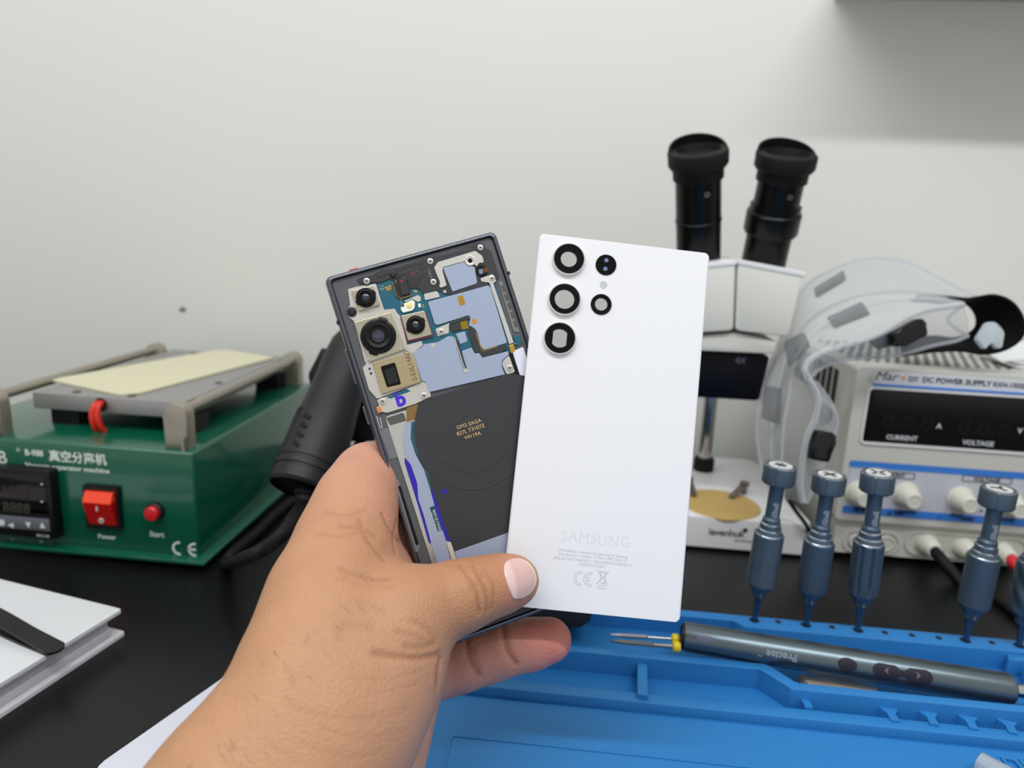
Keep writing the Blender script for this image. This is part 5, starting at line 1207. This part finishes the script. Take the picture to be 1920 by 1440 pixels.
b.inputs['Subsurface Radius'].default_value = (.006, .0022, .0012); b.inputs['Subsurface Scale'].default_value = 1
va = nt.nodes.new('ShaderNodeVertexColor'); va.layer_name = 'skin_tone'; tc = nt.nodes.new('ShaderNodeTexCoord')
n1 = nt.nodes.new('ShaderNodeTexNoise'); n1.inputs['Scale'].default_value = 90; n1.inputs['Detail'].default_value = 6
r1 = nt.nodes.new('ShaderNodeMapRange'); r1.inputs[3].default_value = .90; r1.inputs[4].default_value = 1.10
vm = nt.nodes.new('ShaderNodeVectorMath'); vm.operation = 'SCALE'
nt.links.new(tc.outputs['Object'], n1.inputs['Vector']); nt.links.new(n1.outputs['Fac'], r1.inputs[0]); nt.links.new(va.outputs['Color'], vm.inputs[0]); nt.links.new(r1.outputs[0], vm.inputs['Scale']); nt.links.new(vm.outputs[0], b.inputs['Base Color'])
vo = nt.nodes.new('ShaderNodeTexVoronoi'); vo.inputs['Scale'].default_value = 900; nt.links.new(tc.outputs['Object'], vo.inputs['Vector'])
mp2 = nt.nodes.new('ShaderNodeMapping'); mp2.inputs['Scale'].default_value = (250, 250, 900); mp2.inputs['Rotation'].default_value = (0, .5, 0); n2 = nt.nodes.new('ShaderNodeTexNoise'); n2.inputs['Scale'].default_value = 1; n2.inputs['Detail'].default_value = 4; n2.inputs['Distortion'].default_value = 1.2
nt.links.new(tc.outputs['Object'], mp2.inputs['Vector']); nt.links.new(mp2.outputs[0], n2.inputs['Vector'])
b1 = nt.nodes.new('ShaderNodeBump'); b1.inputs['Strength'].default_value = .55; b1.inputs['Distance'].default_value = .0003; nt.links.new(vo.outputs['Distance'], b1.inputs['Height'])
b2 = nt.nodes.new('ShaderNodeBump'); b2.inputs['Strength'].default_value = .5; b2.inputs['Distance'].default_value = .0004; nt.links.new(n2.outputs['Fac'], b2.inputs['Height']); nt.links.new(b1.outputs[0], b2.inputs['Normal']); nt.links.new(b2.outputs[0], b.inputs['Normal'])
me.materials.append(skin)
q = atd(650, 1300, .25)
pe_ = thing('person', 'bare left forearm and hand pinching the opened phone and its white panel under the thumb', 'person', T(q.x, q.y, q.z))
me.transform(Matrix.Translation(-q)); ho = bpy.data.objects.new('forearm_and_hand', me); COL.objects.link(ho); ho.parent = pe_
# thumbnail
def skin_patch(name, outline, lift, mt, par, K=7, dome=.0):
    n = len(outline); cx = sum(p[0] for p in outline) / n; cy = sum(p[1] for p in outline) / n
    def pt(x, y, l):
        h_ = hit(x, y); return h_[0] + h_[1] * l - q
    def f(t):
        top = t.verts.new(pt(cx, cy, lift + dome)); rows = []
        for k in range(1, K + 1):
            s_ = k / K; rows.append([t.verts.new(pt(cx + (p[0] - cx) * s_, cy + (p[1] - cy) * s_, lift * (1 if k < K else .75) + dome * (1 - s_ * s_))) for p in outline])
        lo_ = [t.verts.new(pt(p[0], p[1], -.0006)) for p in outline]; rows.append(lo_)
        for i in range(n): t.faces.new((top, rows[0][i], rows[0][(i + 1) % n]))
        for a, b_ in zip(rows, rows[1:]):
            for i in range(n): j = (i + 1) % n; t.faces.new((a[i], b_[i], b_[j], a[j]))
        bmesh.ops.recalc_face_normals(t, faces=t.faces)
    return MB()._add(f).build(name, mt, par, 50)
nail_o = roundpoly([(944, 1062), (946, 1078), (953, 1101), (962, 1124), (980, 1122), (994, 1113), (1003, 1099), (1006, 1084), (1001, 1068), (992, 1056), (979, 1048), (964, 1047), (950, 1051)], 6, 3)
def nail_mesh():
    n = len(nail_o); cx, cy = 976., 1085.; K = 22; V, Fc, C_ = [], [], []
    pink, moon, tip = (np.array(srgb(c)) for c in ((206, 168, 164), (220, 190, 184), (212, 198, 158)))
    for k in range(K + 1):
        s_ = k / K
        for (x, y) in nail_o:
            px, py = cx + (x - cx) * s_, cy + (y - cy) * s_
            h_ = hit(px, py); l_ = .0005 if k < K else .0003
            V.append(h_[0] + h_[1] * l_ - q)
            m_ = 1 / (1 + math.exp((px - (958 + (py - 1085) * .22 + 6 * math.cos((py - 1088) / 24))) * .9))
            t_ = (1 / (1 + math.exp(-(s_ - .86) * 60))) * (1 / (1 + math.exp(-(px - 984 + abs(py - 1085) * .1) * .4)))
            C_.append(np.append(pink * (1 - m_) + moon * m_, 1) if t_ < 1e-3 else np.append((pink * (1 - m_) + moon * m_) * (1 - t_) + tip * t_, 1))
    for k in range(K):
        for i in range(n): j = (i + 1) % n; Fc.append((k * n + i, (k + 1) * n + i, (k + 1) * n + j, k * n + j))
    base = len(V)
    for (x, y) in nail_o: h_ = hit(x, y); V.append(h_[0] - h_[1] * .0007 - q); C_.append(np.append(pink, 1))
    for i in range(n): j = (i + 1) % n; Fc.append((K * n + i, base + i, base + j, K * n + j))
    m2 = bpy.data.meshes.new('thumbnail'); m2.from_pydata([tuple(v) for v in V], [], Fc); m2.update()
    ca_ = m2.color_attributes.new('nail_tone', 'FLOAT_COLOR', 'POINT'); ca_.data.foreach_set('color', np.array(C_).ravel().astype(np.float32)); m2.shade_smooth()
    nm = M('nail', (208, 172, 170), .25, coat=.35); vc = nm.node_tree.nodes.new('ShaderNodeVertexColor'); vc.layer_name = 'nail_tone'
    nm.node_tree.links.new(vc.outputs[0], nm.node_tree.nodes['Principled BSDF'].inputs['Base Color']); m2.materials.append(nm)
    o = bpy.data.objects.new('thumbnail', m2); COL.objects.link(o); o.parent = pe_; return o
nl = nail_mesh()
print('HANDMIN', HV[:, 2].min())
# fine arm hairs
random.seed(11); k = MB()
for i in range(40):
    u = random.random(); x = 330 + 260 * u + random.uniform(-10, 120); y = 1420 - 330 * u + random.uniform(-20, 60)
    h_ = hit(x, y)
    if not h_[0] or h_[1].dot(ray(x, y)) > -.3: continue
    d_ = (CR * random.uniform(.2, .9) + CU * random.uniform(-1.2, -.5)); d_ = (d_ - h_[1] * d_.dot(h_[1])).normalized(); p = h_[0] - q; l_ = random.uniform(.003, .0055)
    k.tube([p - h_[1] * .0002, p + d_ * l_ * .5 + h_[1] * .0006, p + d_ * l_ + h_[1] * .0009], [.000035, .00003, .000015], 4)
o = k.build('arm_hair', M('hair_dark', (60, 44, 34), .5), pe_); o['kind'] = 'stuff'
# ================================================================ clear goggles resting on the supply
def clearish(name, rgb, alpha, rough=.12):
    m = bpy.data.materials.new(name); m.use_nodes = True; nt = m.node_tree; nt.nodes.clear()
    o = nt.nodes.new('ShaderNodeOutputMaterial'); t = nt.nodes.new('ShaderNodeBsdfTransparent'); p = nt.nodes.new('ShaderNodeBsdfPrincipled'); mx = nt.nodes.new('ShaderNodeMixShader'); lw = nt.nodes.new('ShaderNodeLayerWeight'); r = nt.nodes.new('ShaderNodeMapRange')
    p.inputs['Base Color'].default_value = (*srgb(rgb), 1); p.inputs['Roughness'].default_value = rough; p.inputs['Coat Weight'].default_value = .5
    t.inputs[0].default_value = (.93, .935, .94, 1); lw.inputs[0].default_value = .35
    r.inputs[3].default_value = alpha; r.inputs[4].default_value = min(1, alpha + .55)
    nt.links.new(lw.outputs['Facing'], r.inputs[0]); nt.links.new(r.outputs[0], mx.inputs[0]); nt.links.new(t.outputs[0], mx.inputs[1]); nt.links.new(p.outputs[0], mx.inputs[2]); nt.links.new(mx.outputs[0], o.inputs[0]); return m
gsh = clearish('goggle_shell_clear', (206, 208, 212), .06); grm = clearish('goggle_rim_clear', (226, 228, 234), .20, .06); gsm = clearish('goggle_vent_smoke', (78, 78, 84), .30, .3)
q0 = atd(1600, 640, .53)
gg = thing('safety_goggles', 'clear plastic safety goggles draped over the corner of the power supply, black strap looped right', 'goggles', T(q0.x, q0.y, q0.z))
def gp_(pts): return [atd(*p) - q0 for p in pts]
def resamp(pts, n=40):
    P = spline(gp_(pts), 8); L_ = [0]
    for a, b in zip(P, P[1:]): L_.append(L_[-1] + (b - a).length)
    out = []; j = 0
    for i in range(n):
        t = L_[-1] * i / (n - 1)
        while j < len(P) - 2 and L_[j + 1] < t: j += 1
        out.append(P[j].lerp(P[j + 1], (t - L_[j]) / max(L_[j + 1] - L_[j], 1e-9)))
    return out
T1 = resamp([(1448, 925, .515), (1428, 870, .53), (1421, 800, .55), (1432, 725, .57), (1462, 640, .585), (1505, 542, .59), (1570, 500, .59), (1630, 484, .59), (1698, 490, .588), (1755, 516, .58), (1800, 540, .57), (1848, 562, .56)])
T2 = resamp([(1462, 935, .505), (1450, 880, .51), (1448, 800, .52), (1462, 720, .535), (1488, 640, .545), (1530, 590, .55), (1590, 560, .55), (1660, 547, .55), (1740, 550, .545), (1800, 564, .54)])
T2b = resamp([(1470, 938, .495), (1466, 880, .50), (1470, 800, .505), (1482, 730, .51), (1497, 660, .52), (1545, 612, .525), (1600, 584, .525), (1660, 566, .525), (1740, 560, .525), (1802, 568, .525)])
T3 = resamp([(1506, 942, .49), (1500, 905, .49), (1512, 823, .49), (1528, 785, .49), (1534, 744, .49), (1512, 705, .492), (1512, 682, .495), (1545, 660, .50), (1603, 643, .50), (1650, 625, .503), (1698, 596, .505), (1740, 580, .51), (1806, 571, .515)])
def lerpc(a, b, t, bulge=0, d=None): return [p.lerp(q_, t) + (Vector((0, 0, bulge)) if d is None else d * bulge) for p, q_ in zip(a, b)]
outv = Vector((-.5, -.3, .6)).normalized()
MB().loft([T1, lerpc(T1, T2, .33, .004, outv), lerpc(T1, T2, .66, .004, outv), T2], .0012).build('upper_shell', gsh, gg, 60)
MB().loft([T2, lerpc(T2, T2b, .5, .002, outv), T2b, lerpc(T2b, T3, .5, .002, outv), T3], .0012).build('front_shell', gsh, gg, 60)
for nm, c_, r in (('rear_rim', T1, .0016), ('middle_rim', T2, .0016), ('inner_rim', T2b, .0010), ('front_rim', T3, .0022)): MB().tube(c_, r, 10).build(nm, grm, gg, 60)
TA = resamp([(1512, 700, .492), (1520, 680, .495), (1545, 662, .50), (1603, 645, .50), (1650, 627, .503), (1698, 598, .505), (1740, 582, .51), (1806, 572, .515)])
T4 = resamp([(1516, 712, .50), (1540, 690, .51), (1590, 674, .515), (1650, 671, .52), (1700, 662, .52), (1750, 648, .52), (1790, 640, .52), (1815, 630, .52)])
MB().loft([TA, lerpc(TA, T4, .5, .003, Vector((0, -1, 0))), T4], .0012).build('lower_flap', gsh, gg, 60); MB().tube(T4, .0014, 8).build('flap_rim', grm, gg, 60)
MB().tube(resamp([(1815, 630, .52), (1796, 618, .52), (1778, 598, .52), (1806, 572, .516)]), .0013, 8).build('flap_rim', grm, gg, 60)
TB = resamp([(1506, 942, .49), (1500, 905, .49), (1512, 823, .49), (1528, 785, .49), (1534, 744, .49), (1514, 705, .492)])
T5 = resamp([(1512, 944, .505), (1530, 905, .51), (1548, 862, .512), (1562, 825, .514), (1569, 785, .515), (1556, 752, .515), (1530, 716, .51)])
MB().loft([TB, lerpc(TB, T5, .5, .002, Vector((0, -1, 0))), T5], .0012).build('side_flap', gsh, gg, 60); MB().tube(T5, .0013, 8).build('flap_rim', grm, gg, 60)
def patch(name, pts, D, th, mt, bev=.0008):
    cx = sum(p[0] for p in pts) / len(pts); cy = sum(p[1] for p in pts) / len(pts); o = atd(cx, cy, D) - q0
    P2 = [((x - cx) * D / FPX, -(y - cy) * D / FPX) for x, y in pts]
    return MB().prism(roundpoly(P2, .002), -th, 0, frame(o, CR, CU), bev=bev).build(name, mt, gg, 40)
patch('vent_cover', [(1526, 540), (1582, 506), (1587, 525), (1532, 560)], .560, .001, gsm, .0002)
patch('vent_cover', [(1550, 595), (1616, 565), (1633, 590), (1566, 616)], .515, .001, gsm, .0002)
patch('vent_cover', [(1436, 722), (1466, 728), (1462, 796), (1428, 785)], .505, .001, gsm, .0002)
patch('vent_cover', [(1470, 640), (1508, 622), (1520, 650), (1480, 690)], .50, .001, gsm, .0002)
gbk = M('vent_black_gloss', (5, 5, 7), .15, spec=.4)
patch('black_vent', [(1674, 624), (1724, 596), (1736, 600), (1742, 628), (1694, 651), (1680, 648)], .496, .008, gbk, .0015)
patch('grey_vent', [(1630, 640), (1672, 622), (1678, 646), (1650, 655)], .507, .003, M('vent_grey', (72, 76, 84), .4))
patch('black_vent', [(1536, 806), (1566, 812), (1570, 826), (1556, 868), (1522, 862), (1524, 835)], .484, .008, gbk, .0015)
patch('grey_vent', [(1548, 756), (1562, 772), (1558, 792), (1540, 800), (1540, 765)], .505, .003, _m['vent_grey'])
# strap
SA = [(1722, 553, .545), (1775, 556, .535), (1820, 560, .525), (1862, 553, .52), (1898, 566, .518), (1920, 598, .518), (1918, 632, .52), (1888, 655, .525), (1845, 664, .53), (1800, 658, .54), (1750, 660, .55), (1690, 668, .555)]
SB = [(x + 0, y + 3, D + .028) for x, y, D in SA]
A_ = resamp(SA, 50); cS = sum(A_, Vector()) / len(A_); B2 = [cS + (p - cS) * .66 + Vector((-.006, .030, .0)) for p in A_]
MB().strip(A_, B2, .0016).build('strap', M('strap_black', (6, 6, 7), .8, spec=.2), gg, 40)
patch('strap_buckle', [(1832, 636), (1852, 604), (1866, 603), (1884, 622), (1880, 652), (1870, 654), (1860, 638), (1848, 656)], .512, .004, clearish('buckle_milky', (214, 222, 228), .45, .2), .0006)
strap2 = MB().tube(spline([onz(1470, 925, .055), onz(1490, 955, .04), onz(1512, 985, .03), onz(1530, 1020, .01), onz(1560, 1050, .0035)], 6), .0028, 8, flat=(1, .5))
o = strap2.build('flat_black_cord', rubber); tag(o, 'flat black cord running down between the microscope base and the power supply', 'cord')
